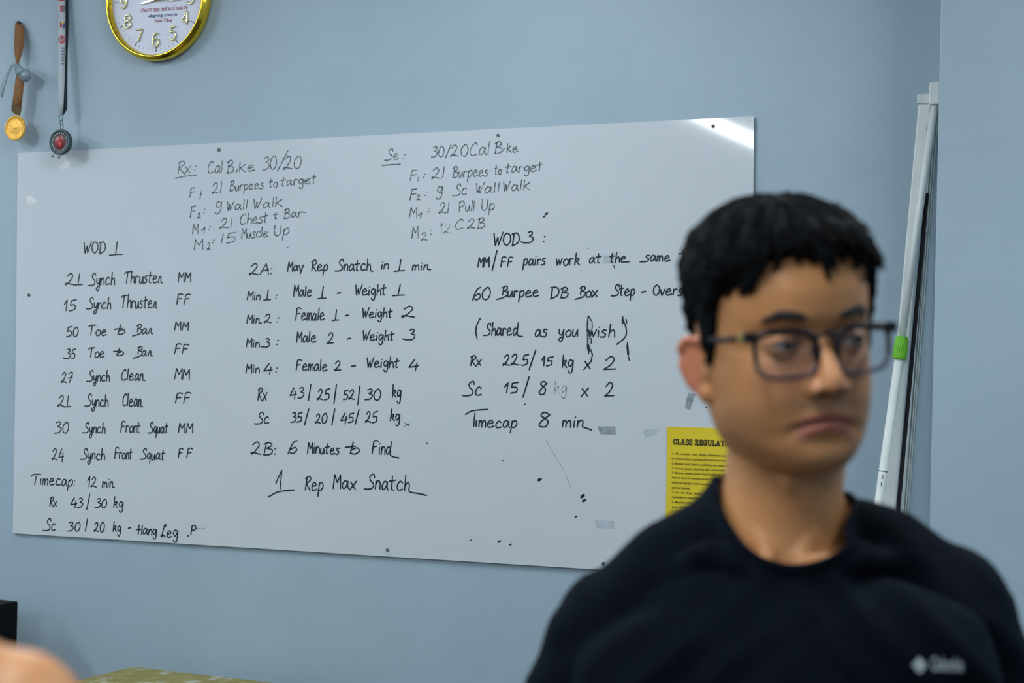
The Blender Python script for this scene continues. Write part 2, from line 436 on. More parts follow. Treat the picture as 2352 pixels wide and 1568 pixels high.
MAIN = '''
WOD 192 241 581 26 ~ {1u} 250 281 584 28
2{1u} 149 188 654 25 ~ Synch 202 262 654 28 ~ Thruste{rr} 285 372 650 27 ~ MM 408 437 647 22
15 146 174 713 25 ~ Synch 197 253 709 25 ~ Thruste{rr} 277 360 707 29 ~ FF 405 437 698 23
50 151 178 772 22 ~ Toe 202 243 770 23 ~ {to} 261 286 768 22 ~ {B_}a{rr} 303 350 766 21 ~ MM 400 432 758 19
{3_}5 143 172 823 22 ~ Toe 202 238 820 22 ~ {to} 259 283 816 19 ~ {B_}a{rr} 304 349 817 21 ~ FF 400 433 811 21
27 139 165 878 24 ~ Synch 197 250 875 24 ~ Clea{n_} 278 332 873 26 ~ MM 400 434 870 23
2{1u} 131 161 932 24 ~ Synch 193 247 932 26 ~ Clea{n_} 281 327 932 28 ~ FF 402 438 925 24
30 124 156 993 25 ~ Synch 188 240 993 24 ~ Front 276 321 992 25 ~ Squa{t} 338 385 993 24 ~ MM 409 442 993 22
24 118 145 1055 27 ~ Synch 183 239 1054 24 ~ Front 262 303 1053 25 ~ Squa{t} 320 378 1054 24 ~ F 409 420 1051 22 ~ F 428 442 1051 22
{Tc}{j}mecap: 70 170 1112 25 ~ 12 200 220 1117 23 ~ mi{n_} 234 262 1118 22
Rx 113 130 1162 20 ~ {4}3 161 189 1163 21 ~ / 198 205 1162 23 ~ 30 217 244 1165 20 ~ kg 260 282 1166 24
Sc 98 126 1217 27 ~ 30 155 183 1218 21 ~ / 195 200 1213 20 ~ 20 215 239 1220 22 ~ kg 259 277 1220 22 ~ - 294 300 1221 22 ~ {H_}ang 312 359 1226 22 ~ {L_}eg 369 408 1232 26 ~ . 430 433 1231 22 ~ P 438 450 1227 20
2A: 572 624 630 26 ~ Ma{Y} 660 697 623 22 ~ Rep 716 753 622 23 ~ Snatc{h_} 770 857 622 25 ~ in 877 893 618 20 ~ {1u} 906 930 621 24 ~ mi{n_} 948 990 620 20
Min 567 597 688 19 ~ {1u} 605 621 688 22 ~ : 632 636 686 18 ~ Male 674 716 681 25 ~ {1u} 730 749 684 27 ~ - 775 783 682 24 ~ Weight 818 888 678 24 ~ {1u} 902 930 677 24
Mi{n_} 566 600 742 19 ~ 2 606 622 741 20 ~ : 636 640 740 20 ~ Female 679 745 735 27 ~ {1u} 763 779 735 24 ~ - 793 801 733 23 ~ Weight 834 902 729 22 ~ 2 924 953 728 25
Min 565 595 797 19 ~ {3_} 598 619 796 20 ~ : 635 639 792 20 ~ Male 681 726 786 24 ~ {2w} 751 766 788 24 ~ - 798 806 787 24 ~ Weight 835 906 781 22 ~ {3_} 926 954 779 23
Min 564 595 856 20 ~ 4 605 625 856 22 ~ : 633 637 855 20 ~ Female 680 751 851 26 ~ {2w} 768 783 850 22 ~ - 807 817 849 23 ~ Weight 844 918 843 23 ~ 4 940 962 848 23
Rx 592 613 919 28 ~ 43 666 698 913 24 ~ / 708 714 911 26 ~ 25 729 758 917 25 ~ / 767 773 917 29 ~ 52 789 814 917 22 ~ / 822 827 919 29 ~ 30 839 875 917 24 ~ kg 902 922 912 29
Sc 584 617 972 26 ~ 35 668 694 968 21 ~ / 699 709 968 25 ~ 20 724 751 971 22 ~ / 762 769 968 25 ~ 45 783 813 970 22 ~ / 816 825 967 22 ~ 25 840 868 970 25 ~ kg 897 919 966 25
2B: 576 632 1042 28 ~ {6x} 661 682 1041 29 ~ Minutes 706 779 1040 24 ~ {to} 793 826 1041 28 ~ Fin{d__} 855 917 1042 30
Rep 701 742 1124 31 ~ Max 765 819 1121 31 ~ Snatc{h__} 837 980 1122 34
WOD 1135 1193 564 28 ~ {3_} 1197 1225 557 24 ~ : 1248 1252 556 26
MM 1098 1124 613 22 ~ / 1131 1142 612 30 ~ FF 1151 1179 612 22 ~ pairs 1201 1253 609 24 ~ work 1278 1331 609 26 ~ at 1354 1381 604 22 ~ th{e_} 1401 1445 602 22 ~ {s_}ame 1470 1539 600 22 ~ {t_}ime 1559 1625 597 24
{6x}0 1086 1127 688 27 ~ {B_}urpee 1142 1238 682 25 ~ {D_}{B} 1264 1305 684 24 ~ {B_}ox 1321 1373 682 24 ~ Step 1404 1458 679 25 ~ - 1474 1483 679 24 ~ Overs 1501 1568 678 24
( 1094 1104 766 31 ~ Share{d_} 1111 1201 770 28 ~ as 1230 1257 773 28 ~ you 1284 1327 772 27 ~ wish 1352 1412 774 28 ~ ) 1417 1439 778 36
Rx 1082 1107 839 22 ~ 22.5 1156 1215 838 25 ~ / 1216 1231 838 31 ~ 15 1245 1271 839 21 ~ kg 1292 1317 844 28 ~ x 1341 1359 847 30 ~ {2w} 1387 1414 847 28
Sc 1064 1107 907 32 ~ 15 1160 1191 902 24 ~ / 1202 1216 901 31 ~ 8 1239 1257 906 30
x 1335 1352 909 30 ~ {2w} 1389 1410 909 30
{j}mecap 1094 1188 980 26 ~ 8 1239 1264 981 33 ~ mi{n__} 1292 1359 980 28
'''
lines_from(MAIN, INK, .0041, None, slant=.07)
for nm, grp in (('written_word', (((1070, 951.5), (1087, 943), (1122, 940)), ((1092, 949), (1090, 965), (1089, 979)))),
                ('written_word', (((633, 1110), (640, 1094), (647, 1080)), ((647, 1080), (645, 1100), (643, 1123)))),
                ('underline', (((616, 1141), (640, 1129), (676, 1125)),))):
    rb = Ribbons()
    for pts in grp: rb.add(catmull(pts, False), .0042, bp)
    rb.done(nm, INK, board)
FAINT1 = '''
Rx 408 438 398 26 ~ : 446 450 391 17 ~ Cal 477 510 398 27 ~ B 521 536 398 28 ~ , 541 545 397 20 ~ {K}e 549 584 395 23 ~ 30 603 635 390 29 ~ / 637 661 382 30 ~ 20 651 692 389 29
{F_} 435 446 451 20 ~ {1l} 458 461 457 14 ~ : 459 463 446 16 ~ 2{1l} 486 509 444 25 ~ Burpees 527 605 438 21 ~ to 617 637 431 21 ~ targe{t_} 645 726 427 21
{F_} 436 448 497 24 ~ 2 452 460 501 12 ~ : 467 470 489 16 ~ 9 493 508 489 27 ~ {W_}all 522 568 484 22 ~ {W_}al{K} 583 649 479 22
M 441 454 538 22 ~ 1 462 470 537 14 ~ : 479 482 528 16 ~ 2{1l} 504 532 525 23 ~ Chest 551 615 515 24 ~ t 628 639 503 16 ~ Ba{r_} 652 702 501 20
M 445 465 574 22 ~ 2 475 482 573 16 ~ : 487 491 558 14 ~ {1l}5 507 542 559 22 ~ Muscle 554 615 548 22 ~ Up 630 664 542 24
'''
lines_from(FAINT1, INKF, .0036, 'grey worn marker writing', slope=-.075, slant=.05)
FAINT2 = '''
S{e} 883 916 368 24 ~ : 927 931 364 17 ~ 30 991 1020 360 23 ~ / 1023 1036 357 20 ~ 20 1035 1075 359 26 ~ Cal 1080 1124 357 29 ~ B 1136 1153 352 26 ~ {j} 1155 1158 348 14 ~ {K}e 1164 1189 350 20
{F_} 942 958 413 24 ~ {1l} 960 962 416 13 ~ : 973 977 408 16 ~ 2{1l} 992 1021 410 25 ~ Burpees 1040 1121 408 24 ~ to 1136 1152 401 22 ~ targe{t_} 1161 1245 397 22
{F_} 942 958 458 24 ~ 2 958 966 459 12 ~ : 977 981 450 16 ~ 9 1003 1017 456 28 ~ Sc 1040 1072 449 25 ~ {W_}all 1095 1147 445 24 ~ {W_}al{K} 1157 1218 439 23
M 941 958 500 22 ~ 1 962 969 501 12 ~ : 983 988 486 16 ~ 2{1l} 1009 1032 490 24 ~ Pull 1055 1090 486 24 ~ Up 1107 1136 484 25
M 947 961 547 25 ~ 2 968 981 552 18 ~ : 989 993 539 18
C 1047 1064 527 24 ~ 2B 1074 1114 525 23
'''
lines_from(FAINT2, INKF, .0034, 'grey worn marker writing', slope=-.05, slant=.05)
lines_from('''
12 1010 1035 535 22
kg 1273 1302 904 28
-- 453 470 1222 20
x 928 942 979 14
''', INKG, .0030, 'almost wiped marker writing', slope=-.03, slant=.08)
rb = Ribbons()
rb.add([(402, 409), (425, 404), (450, 402)], .0036, bp); rb.done('underline', INKF, board); rb = Ribbons(); rb.add([(877, 380), (900, 378), (920, 377)], .0032, bp)
rb.done('underline', INKF, board)

# specks, drips and tape left on the board
rb = Ribbons()
def scrib(pts, w): rb.add(pts, w, bp, .35)
for a in (((1351, 727), (1349, 745), (1349, 762), (1350, 778), (1350, 800), (1353, 812)), ((1352, 726), (1360, 738), (1361, 750), (1358, 765)),
          ((1351, 790), (1356, 800), (1352, 808)), ((1350, 778), (1359, 777), (1358, 788)), ((1357, 802), (1361, 815), (1358, 826)),
          ((1430, 727), (1429, 735), (1430, 744)), ((1438, 733), (1440, 742)), ((1441, 786), (1442, 800), (1443, 818), (1446, 828)),
          ((1408, 609), (1412, 611), (1411, 615))): scrib(a, .0032)
for a in (((1430, 727), (1431, 742)), ((1441, 792), (1443, 814)), ((1349, 758), (1360, 766)), ((1350, 792), (1354, 806))): scrib(a, .0052)
rb.done('marker_stain', INK, board, 'smeared marker drips')
rb = Ribbons()
for x, y, s in ((1240, 1101, 5), (1338, 1140, 5), (1342, 1149, 5), (1206, 928, 2), (1155, 1058, 2), (981, 1018, 2), (1250, 497, 3), (1255, 491, 4),
                (1147, 1243, 4), (1173, 1250, 3), (1323, 1186, 3), (660, 569, 2), (1622, 935, 2), (1351, 570, 1.5), (938, 975, 2), (1082, 1240, 2), (1339, 1137, 4)):
    rb.add([(x-s*.6, y+s*.3), (x+s*.6, y-s*.3)], .0011*s+.0012, bp)
rb.done('marker_stain', INK, board, 'small dark specks')
rb = Ribbons(); rb.add([(1254, 1010), (1290, 1070), (1312, 1120)], .0016, bp)
rb.done('scratch', INKG, board)
def quad_on(pxs, off=.00028, th=.00024):
    P = [bp(x, y, off) for x, y in pxs]; Q = [bp(x, y, off-th) for x, y in pxs]; n = len(P)
    return P+Q, [tuple(range(n))[::-1], tuple(n+i for i in range(n))]+[(i, (i+1) % n, n+(i+1) % n, n+i) for i in range(n)]
TAPE = mat('grey_tape_residue', (.16, .19, .21), .6, c2=(.36, .42, .46), scale=60)
TAPEP = mat('pale_tape_residue', (.40, .46, .50), .6, c2=(.50, .57, .63), scale=50)
TAPEW = mat('torn_white_paper', (.72, .74, .74), .8)
for m, lab, P in ((TAPE, 'dark grey torn tape', [(1373, 979), (1413, 979), (1416, 998), (1378, 997)]),
                  (TAPEP, 'pale torn tape', [(1476, 986), (1518, 986), (1506, 999), (1483, 1005)]),
                  (TAPE, 'dark grey torn tape', [(1581, 901), (1598, 905), (1590, 926), (1585, 941), (1573, 938), (1576, 918)]),
                  (TAPEP, 'pale tape', [(1365, 1194), (1411, 1196), (1411, 1214), (1370, 1213)]),
                  (TAPEP, 'pale tape', [(1387, 586), (1415, 586), (1416, 605), (1385, 605)]),
                  (TAPEP, 'pale tape', [(1349, 734), (1360, 732), (1360, 768), (1356, 798), (1348, 798), (1347, 765)]),
                  (TAPEW, 'white paper scrap', [(60, 452), (70, 449), (84, 460), (78, 467), (62, 468)]),
                  (TAPEW, 'white paper scrap', [(133, 385), (150, 371), (161, 372), (160, 380), (140, 390)])):
    o = obj('tape_scrap', *quad_on(P), m, board); o['label'] = lab
SCREW = mat('grey_steel_screw', (.22, .25, .28), .35, .8)
HOLE = mat('dark_screw_recess', (.02, .02, .025), .8)
scr = None
for x, y, r in ((502, 344, .0065), (1144, 311, .005), (1638, 290, .0055), (65, 677, .0055), (890, 1262, .0055), (1386, 1294, .0055), (120, 358, .004), (135, 361, .004)):
    c = bp(x, y, 0)
    v, f = lathe([(.0001, .003), (r*.35, .003), (r*.4, .0016), (r*.55, .0028), (r*.9, .0022), (r, .0002)], 16)
    o = obj('screw', v, f, SCREW, board, True); o.location = tuple(c)
    k = obj('screw_recess', *box(-r*.42, r*.42, -.0033, -.0029, -r*.14, r*.14), HOLE, o)
    k2 = obj('screw_recess', *box(-r*.14, r*.14, -.0034, -.003, -r*.42, r*.42), HOLE, o)
# ------------------------------------------------------------------ text helper
def text_mesh(body, size, m, parent, M, name='lettering', extrude=.0003, bold=0., width=None, sx=1.):
    c = bpy.data.curves.new(name, 'FONT'); c.body = body; c.size = size; c.extrude = extrude; c.offset = bold
    c.align_x = 'LEFT'; c.resolution_u = 2
    t = bpy.data.objects.new('tmp', c); COL.objects.link(t)
    dg = bpy.context.evaluated_depsgraph_get(); dg.update()
    me = bpy.data.meshes.new_from_object(t.evaluated_get(dg)); bpy.data.objects.remove(t); bpy.data.curves.remove(c)
    n = len(me.vertices); co = np.zeros(n*3); me.vertices.foreach_get('co', co); co = co.reshape(-1, 3)
    if width: co[:, 0] *= width/max(1e-6, np.ptp(co[:, 0]))
    co[:, 0] *= sx
    co = np.stack([co[:, 0], -co[:, 2], co[:, 1]], 1)
    if callable(M): co = M(co)
    else:
        M = np.array(M); co = co@M[:3, :3].T+M[:3, 3]
    me.vertices.foreach_set('co', co.ravel()); me.update()
    return link(name, me, m, parent)
def T(x, y, z, ry=0.): return Matrix.Translation((x, y, z))@Matrix.Rotation(ry, 4, 'Y')

# ------------------------------------------------------------------ wall clock
CR = .186; cc = at_y(370, 1, 0)
clk = empty('wall_clock', (cc[0]+.004, -.001, 2.466+CR), 'round gold rimmed wall clock with raised gold numerals, cut by the top edge', 'clock')
v, f = lathe([(.150, .0), (CR-.010, .0), (CR-.003, .006), (CR, .016), (CR-.001, .026), (CR-.004, .033), (CR-.006, .034), (CR-.008, .040), (CR-.012, .043), (CR-.016, .040), (CR-.0175, .034), (CR-.019, .028), (CR-.020, .022)], 96)
obj('rim', v, f, GOLD, clk, True)
FACE = mat('lilac_white_clock_face', (.62, .66, .80), .35, var=.03, scale=9)
v, f = lathe([(.0005, .0235), (CR-.019, .0235)], 96); f.append(tuple(range(96)))
obj('dial', v, f, FACE, clk)
DB = mat('dark_blue_print', (.03, .06, .20), .5); RP = mat('dull_red_print', (.42, .16, .20), .6); PB = mat('pale_blue_print', (.36, .42, .60), .6)
for k in range(60):
    a = 2*PI*k/60; h = k % 5 == 0
    if h: v, f = box(-.0011, .0011, -.0245, -.0238, .144, .158)
    else: v, f = box(-.0005, .0005, -.0243, -.0238, .146, .155)
    o = obj('hour_mark' if h else 'minute_mark', v, f, DB if h else PB, clk); o.rotation_euler = (0, a, 0)
DG = {'1': '!22,80 40,100 40,0', '2': '6,76 14,94 34,100 56,92 60,72 44,44 8,2|!6,2 64,2', '3': '6,82 20,98 42,98 56,82 50,60 30,53|30,53 54,44 60,22 44,3 20,2 4,18', '4': '!46,0 46,100 4,28 66,28',
      '5': '!56,98 16,98 10,54|10,54 32,64 54,54 60,30 46,6 22,0 4,14', '6': '54,84 42,98 22,94 8,66 6,30 18,4 40,0 58,16 58,42 40,58 18,52 8,34', '7': '!4,96 60,96 24,0',
      '8': '32,54 12,66 12,88 32,100 52,88 52,66 32,54 8,40 6,14 32,0 58,14 56,40 32,54', '9': '10,14 24,2 44,8 56,36 58,70 44,96 24,100 8,84 8,58 24,44 46,50 56,66', '0': '32,100 12,86 6,50 12,14 32,0 52,14 58,50 52,86 32,100'}
def num_mesh(s, h):
    P = []; x = 0
    for ch in s:
        for st in DG[ch].split('|'):
            fl = st.startswith('!'); q = catmull([tuple(float(t) for t in u.split(',')) for u in st.strip('!').split()], fl)
            segs = [q] if not fl else [q[i:i+2] for i in range(len(q)-1)]
            for sg in segs:
                if fl:
                    a_, b_ = np.array(sg[0]), np.array(sg[1]); sg = [a_+(b_-a_)*t for t in np.linspace(0, 1, 7)]
                pts = [np.array([(p[0]+x)*h/100, 0, p[1]*h/100]) for p in sg]
                P.append(tube(pts, [.0023*(1+.22*(k % 2)) for k in range(len(pts))], 6, up=(0, 1, 0)))
        x += 62
    v, f = merge(*P); v = np.array(v); c = (v.max(0)+v.min(0))/2; v[:, 0] -= c[0]; v[:, 2] -= c[2]; return v, f
for k in range(1, 13):
    a = 2*PI*k/12; v, f = num_mesh(str(k), .040)
    o = obj('numeral', v, f, GOLDN, clk, True); o.location = (.122*math.sin(a), -.027, .122*math.cos(a))
HAND = mat('pale_gold_clock_hand', (.85, .80, .50), .3, .6)
def hand(tx, tz, wd, y):
    L = math.hypot(tx, tz); a = math.atan2(tx, tz)
    V = [(-wd*.5, 0, -.02), (wd*.5, 0, -.02), (wd*.55, 0, L*.3), (wd*.9, 0, L*.72), (0, 0, L), (-wd*.9, 0, L*.72), (-wd*.55, 0, L*.3)]
    V2 = [(x, -.0015, z) for x, _, z in V]; n = 7
    F = [tuple(range(n)), tuple(n+i for i in range(n))[::-1]]+[(i, n+i, n+(i+1) % n, (i+1) % n) for i in range(n)]
    o = obj('clock_hand', V+V2, F, HAND, clk); o.location = (0, y, 0); o.rotation_euler = (0, a, 0)
hand(-.058, -.010, .0036, -.029); hand(.086, -.006, .0036, -.032)
v, f = lathe([(.0001, .036), (.005, .036), (.006, .028)], 24); obj('hand_cap', v, f, GOLD, clk, True)
ox = clk.location
def cloc(px, py): p = at_y(px, py, -.025); return p[0]-ox[0], p[2]-ox[2]
for body, x0, x1, y, wd, m in (('CÔNG TY TNHH THUẾ VÀ KẾ TOÁN TÀI', 322, 430, 29, None, RP), ('vikgroup.com.vn', 340, 407, 40, None, DB), ('Kính Tặng', 355, 395, 51.5, None, RP)):
    a = cloc(x0, y); b = cloc(x1, y-3)
    hh = {0: .0145}.get(0) if body[0] == 'C' else .0125
    text_mesh(body, hh, m, clk, T(a[0], -.0240, a[1]), width=b[0]-a[0], extrude=.0002, bold=.0003)

# ------------------------------------------------------------------ hanging medals
BROWN = mat('brown_velvet_ribbon', (.20, .085, .028), .8, c2=(.27, .12, .04), scale=90)
BROWND = mat('dark_olive_ribbon_end', (.10, .065, .022), .85)
GREYR = mat('grey_blue_satin_ribbon', (.20, .27, .31), .4, c2=(.27, .34, .39), scale=60)
LANY = mat('white_lanyard_cloth', (.46, .50, .54), .7, var=.05, scale=150)
LAND = mat('dark_lanyard_edge', (.02, .03, .04), .8)
def strip(rows, th=.0012, org=(0, 0, 0)):
    """rows: (xl, yl, xr, yr, Y) photo pixels of the two edges at depth Y off the wall"""
    L = [at_y(a, b, Y) for a, b, c, d, Y in rows]; R = [at_y(c, d, Y2) for (a, b, c, d, Y), Y2 in zip(rows, [r[4] for r in rows])]
    n = len(rows); V = []
    for l, r in zip(L, R): V += [l, r, l+np.array([0, th, 0]), r+np.array([0, th, 0])]
    F = []
    for i in range(n-1):
        a = 4*i; b = a+4
        F += [(a, a+1, b+1, b), (a+2, b+2, b+3, a+3), (a, b, b+2, a+2), (a+1, a+3, b+3, b+1)]
    F += [(0, 2, 3, 1), (4*n-4, 4*n-3, 4*n-1, 4*n-2)]
    o = np.array(org); return [p-o for p in V], F
def at0(px, py, Y=0): return at_y(px, py, Y)
o1 = at0(45, 52, -.006)
md1 = empty('gold_medal', o1, 'round gold medal on a brown ribbon tied with a grey bow', 'medal')
obj('ribbon', *strip([(36, 50, 52, 57, -.010), (34, 62, 55, 66, -.014), (33, 90, 56, 92, -.020), (33, 120, 50, 124, -.028), (36, 140, 43, 143, -.034), (38, 152, 45, 154, -.038), (37, 172, 48, 176, -.040), (36, 178, 55, 183, -.042), (31, 215, 52, 218, -.043), (27, 244, 48, 247, -.043)], org=o1), BROWN, md1, True)
obj('ribbon_end', *strip([(26, 242, 49, 245, -.0435), (26, 254, 47, 258, -.044), (33, 262, 44, 265, -.044)], .002, org=o1), BROWND, md1)
obj('bow', *strip([(30, 149, 34, 147, -.040), (24, 150, 28, 154, -.042), (14, 170, 20, 172, -.045), (3, 196, 11, 199, -.048), (0, 213, 8, 214, -.048), (3, 223, 6, 224, -.047)], org=o1), GREYR, md1, True)
obj('bow', *strip([(30, 148, 38, 145, -.044), (34, 164, 50, 154, -.048), (37, 175, 59, 161, -.050)], .006, org=o1), GREYR, md1, True)
obj('bow', *strip([(40, 172, 50, 162, -.047), (45, 178, 61, 160, -.052), (53, 188, 67, 168, -.050), (60, 188, 68, 178, -.046)], .006, org=o1), GREYR, md1, True)
def disc_at(px, py, r, Y, th, prof, name, m, parent, org, seg=48):
    v, f = lathe(prof, seg); f.append(tuple(range(seg))); o = obj(name, v, f, m, parent, True)
    c = at_y(px, py, Y)-np.array(org); o.location = tuple(c); return o
MEDG = mat('bright_gold_medal', (1.0, .47, .06), .42, .30, var=.25, scale=220, bump=1., bscale=130)
disc_at(37, 294, 0, -.040, 0, [(.0001, .0055), (.026, .0050), (.0335, .0048), (.0352, .0068), (.0385, .0066), (.039, .003), (.0385, 0)], 'disc', MEDG, md1, o1)
c = at_y(39, 266, -.042)-o1
v, f = tube([(.005*math.cos(t), 0, .005*math.sin(t)) for t in np.linspace(0, 2*PI, 16)[:-1]], .0011, 6, closed=True, up=(0, 1, 0))
o = obj('ring', v, f, MEDG, md1, True); o.location = tuple(c)
STEEL = mat('grey_pewter_metal', (.055, .085, .095), .4, .35, var=.25, scale=120, bump=.5, bscale=150)
v, f = lathe([(.0001, .012), (.005, .012), (.0055, .010), (.0025, .009), (.0025, 0)], 14)
o = obj('nail', v, f, STEEL, md1, True); o.location = (0, .005, 0)
o2 = at0(142, -40, -.02)
md2 = empty('round_medal', o2, 'dark grey medal with a red centre on a printed white lanyard', 'medal')
obj('lanyard', *strip([(134, -60, 150, -60, -.016), (133, 0, 150, 0, -.020), (133, 60, 150, 62, -.028), (133, 120, 150, 124, -.036), (133, 180, 148, 184, -.044), (134, 230, 146, 232, -.048), (137, 262, 144, 264, -.050)], org=o2), LANY, md2, True)
obj('lanyard', *strip([(146, -60, 157, -60, -.010), (146, 0, 157, 0, -.012), (146, 60, 157, 62, -.016), (146, 120, 155, 124, -.024), (144, 180, 154, 184, -.034), (143, 230, 154, 250, -.042), (140, 262, 146, 264, -.047)], org=o2), LAND, md2, True)
RED = mat('red_lanyard_print', (.45, .04, .05), .7); BLU = mat('blue_lanyard_print', (.03, .06, .28), .7); YEL = mat('yellow_lanyard_print', (.65, .50, .08), .7); GRP = mat('grey_lanyard_print', (.14, .17, .20), .7)
def pr(name, pts, m, Y):
    P = [at_y(x, y, Y)-o2 for x, y in pts]; n = len(P); Q = [p+np.array([0, .0006, 0]) for p in P]
    obj(name, P+Q, [tuple(range(n)), tuple(n+i for i in range(n))[::-1]]+[(i, n+i, n+(i+1) % n, (i+1) % n) for i in range(n)], m, md2)
pr('print', [(134, -6), (148, -6), (148, 2), (134, 2)], RED, -.0213)
pr('print', [(138, 13), (143, 12), (143, 30), (139, 30)], RED, -.0235); pr('print', [(143, 12), (149, 12), (149, 31), (143, 30)], GRP, -.0237)
pr('print', [(138, 50), (141, 54), (144, 65), (138, 65)], RED, -.0283); pr('print', [(141, 50), (149, 48), (144, 58)], YEL, -.0284); pr('print', [(144, 56), (149, 52), (149, 67), (144, 66)], BLU, -.0285)
def ringpx(cx, cy, r0, r1, Y, n=20):
    V = []; F = []
    for k in range(n):
        a = 2*PI*k/n
        for r in (r0, r1): V.append(at_y(cx+r*.85*math.cos(a), cy+r*math.sin(a), Y)-o2)
    for k in range(n): F.append((2*k, 2*k+1, 2*((k+1) % n)+1, 2*((k+1) % n)))
    return V, F
obj('print', *ringpx(142, 91, 7, 9.5, -.0332), RED, md2)
pr('print', [(139, 84), (146, 86), (142, 90), (146, 93), (145, 98), (138, 97), (143, 94), (139, 90), (143, 87)], RED, -.0333)
for k in range(6): pr('print', [(140+(k % 2), 109+k*7), (149-(k % 3), 109+k*7), (149, 113+k*7), (141, 112+k*7)], GRP, -.0355-.0015*k*.8)
c0 = at_y(142, 327, -.052)-o2
v, f = lathe([(.0001, .0085), (.021, .0085), (.022, .0100), (.031, .0100), (.0325, .0125), (.0385, .0125), (.0395, .010), (.040, .0), (.038, -.004), (.0001, -.004)], 56)
o = obj('disc', v, f, STEEL, md2, True); o.location = tuple(c0)
ENR = mat('red_enamel', (.50, .02, .02), .3, c2=(.60, .05, .04), scale=160)
v, f = lathe([(.0001, .0104), (.0225, .0104), (.0235, .0095)], 40); o = obj('enamel_centre', v, f, mat('dark_red_enamel', (.17, .03, .03), .35), md2, True); o.location = tuple(c0)
for (dx, dz, r) in ((0, .009, .0055), (-.002, .001, .0045), (.003, -.005, .0055), (-.006, -.007, .004), (.008, .004, .003), (-.009, .003, .003), (.001, -.012, .004)):
    o = obj('enamel_figure', *ellipsoid((dx, -.0110, dz), (r, .0016, r*1.1), nu=10, nv=6), ENR, md2, True); o.location = tuple(c0)
for k in range(24):
    a = 2*PI*k/24; o = obj('rim_bead', *ellipsoid((.0275*math.cos(a), -.0106, .0275*math.sin(a)), (.0026, .0012, .0026), nu=8, nv=5), LANY, md2, True); o.location = tuple(c0)
for (px, py, r) in ((140, 270, .0085), (141, 282, .0065), (142, 292, .0065)):
    v, f = tube([(r*.8*math.cos(t), .002*math.sin(t), r*1.2*math.sin(t)) for t in np.linspace(0, 2*PI, 18)[:-1]], .0013, 6, closed=True, up=(0, 1, 0))
    o = obj('chain_link', v, f, STEEL, md2, True); o.location = tuple(at_y(px, py, -.052)-o2)

# ------------------------------------------------------------------ yellow poster
YP = mat('yellow_printed_paper', (.74, .575, .018), .45, var=.05, scale=12)
PRT = mat('black_poster_print', (.03, .022, .004), .6); PRS = mat('brown_small_print', (.16, .115, .01), .6)
pt = at_y(1533, 979, -.012)
poster = empty('class_rules_poster', (pt[0], -.0125, pt[2]), 'yellow class regulations sheet taped to the whiteboard behind the man', 'poster')
poster.rotation_euler = (0, -.006, 0)
V = []; F = []; nx, nz = 12, 16
for j in range(nz+1):
    for i in range(nx+1):
        x = .21*i/nx; z = -.297*j/nz
        V.append((x, -.0006-.004*math.exp(-((x)**2+(z)**2)/.0004)*1.0, z))
K2 = len(V); V += [(x, y+.0005, z) for x, y, z in V]
for j in range(nz):
    for i in range(nx):
        a = j*(nx+1)+i; F.append((a, a+nx+1, a+nx+2, a+1)); F.append((K2+a, K2+a+1, K2+a+nx+2, K2+a+nx+1))
obj('sheet', V, F, YP, poster, True)
def pl(px, py): p = at_y(px, py, -.013); return p[0]-pt[0], p[2]-pt[2]
# slab title from thick strokes with serifs
TG = {'C': '50,70 46,92 28,100 8,84 4,50 8,16 28,0 46,8 52,26|!52,64 52,100', 'L': '!14,100 14,0|!14,3 52,3 52,28|!0,97 28,97|!0,3 20,3', 'A': '!30,100 8,3|!30,100 54,3|!16,34 48,34|!-2,3 20,3|!42,3 66,3|!18,97 36,97',
      'S': '46,70 44,94 24,100 6,84 14,58 40,44 46,20 28,0 8,6 4,28|!46,66 46,98|!4,2 4,32', 'R': '!12,100 12,3|12,97 40,98 50,76 38,52 12,52|!34,50 50,3|!0,97 20,97|!0,3 26,3|!44,3 62,3',
      'E': '!12,100 12,3|!12,97 52,97 52,74|!12,52 38,52|!12,3 54,3 54,28|!0,97 14,97|!0,3 14,3|!38,64 38,40', 'G': '50,72 46,92 28,100 8,84 4,50 8,16 28,0 48,10 50,40|!36,42 62,42|!52,66 52,100',
      'U': '10,97 10,30 22,2 40,2 52,28 52,97|!-2,97 24,97|!42,97 64,97', 'T': '!28,97 28,3|!2,74 2,97 54,97 54,74|!16,3 40,3', 'I': '!12,97 12,3|!0,97 24,97|!0,3 24,3',
      'O': '28,100 8,84 4,50 8,16 28,0 48,16 54,50 48,84 28,100', 'N': '!12,97 12,3|!12,97 48,3 48,97|!0,97 14,97|!0,3 24,3|!38,97 60,97'}
rb = Ribbons(); x = 0.; S = []
for ch in 'CLASS REGULATIONS':
    if ch == ' ': x += 40; continue
    mx = 0
    for s in TG[ch].split('|'):
        fl = s.startswith('!'); q = catmull([tuple(float(t) for t in u.split(',')) for u in s.strip('!').split()], fl)
        segs = [q] if not fl else [q[i:i+2] for i in range(len(q)-1)]
        for s2 in segs: S.append([(x+p[0], p[1]) for p in s2])
        mx = max(mx, max(p[0] for p in q))
    x += mx+15
a = pl(1547, 1020); b = pl(1698, 1027.5); k = (b[0]-a[0])/x; H = .0135
for s in S: rb.add(s, .0030, lambda X, Y, off: np.array([a[0]+X*k, -.0012-off, a[1]+.0005+Y*H/100]), .02)
rb.done('title_lettering', PRT, poster)
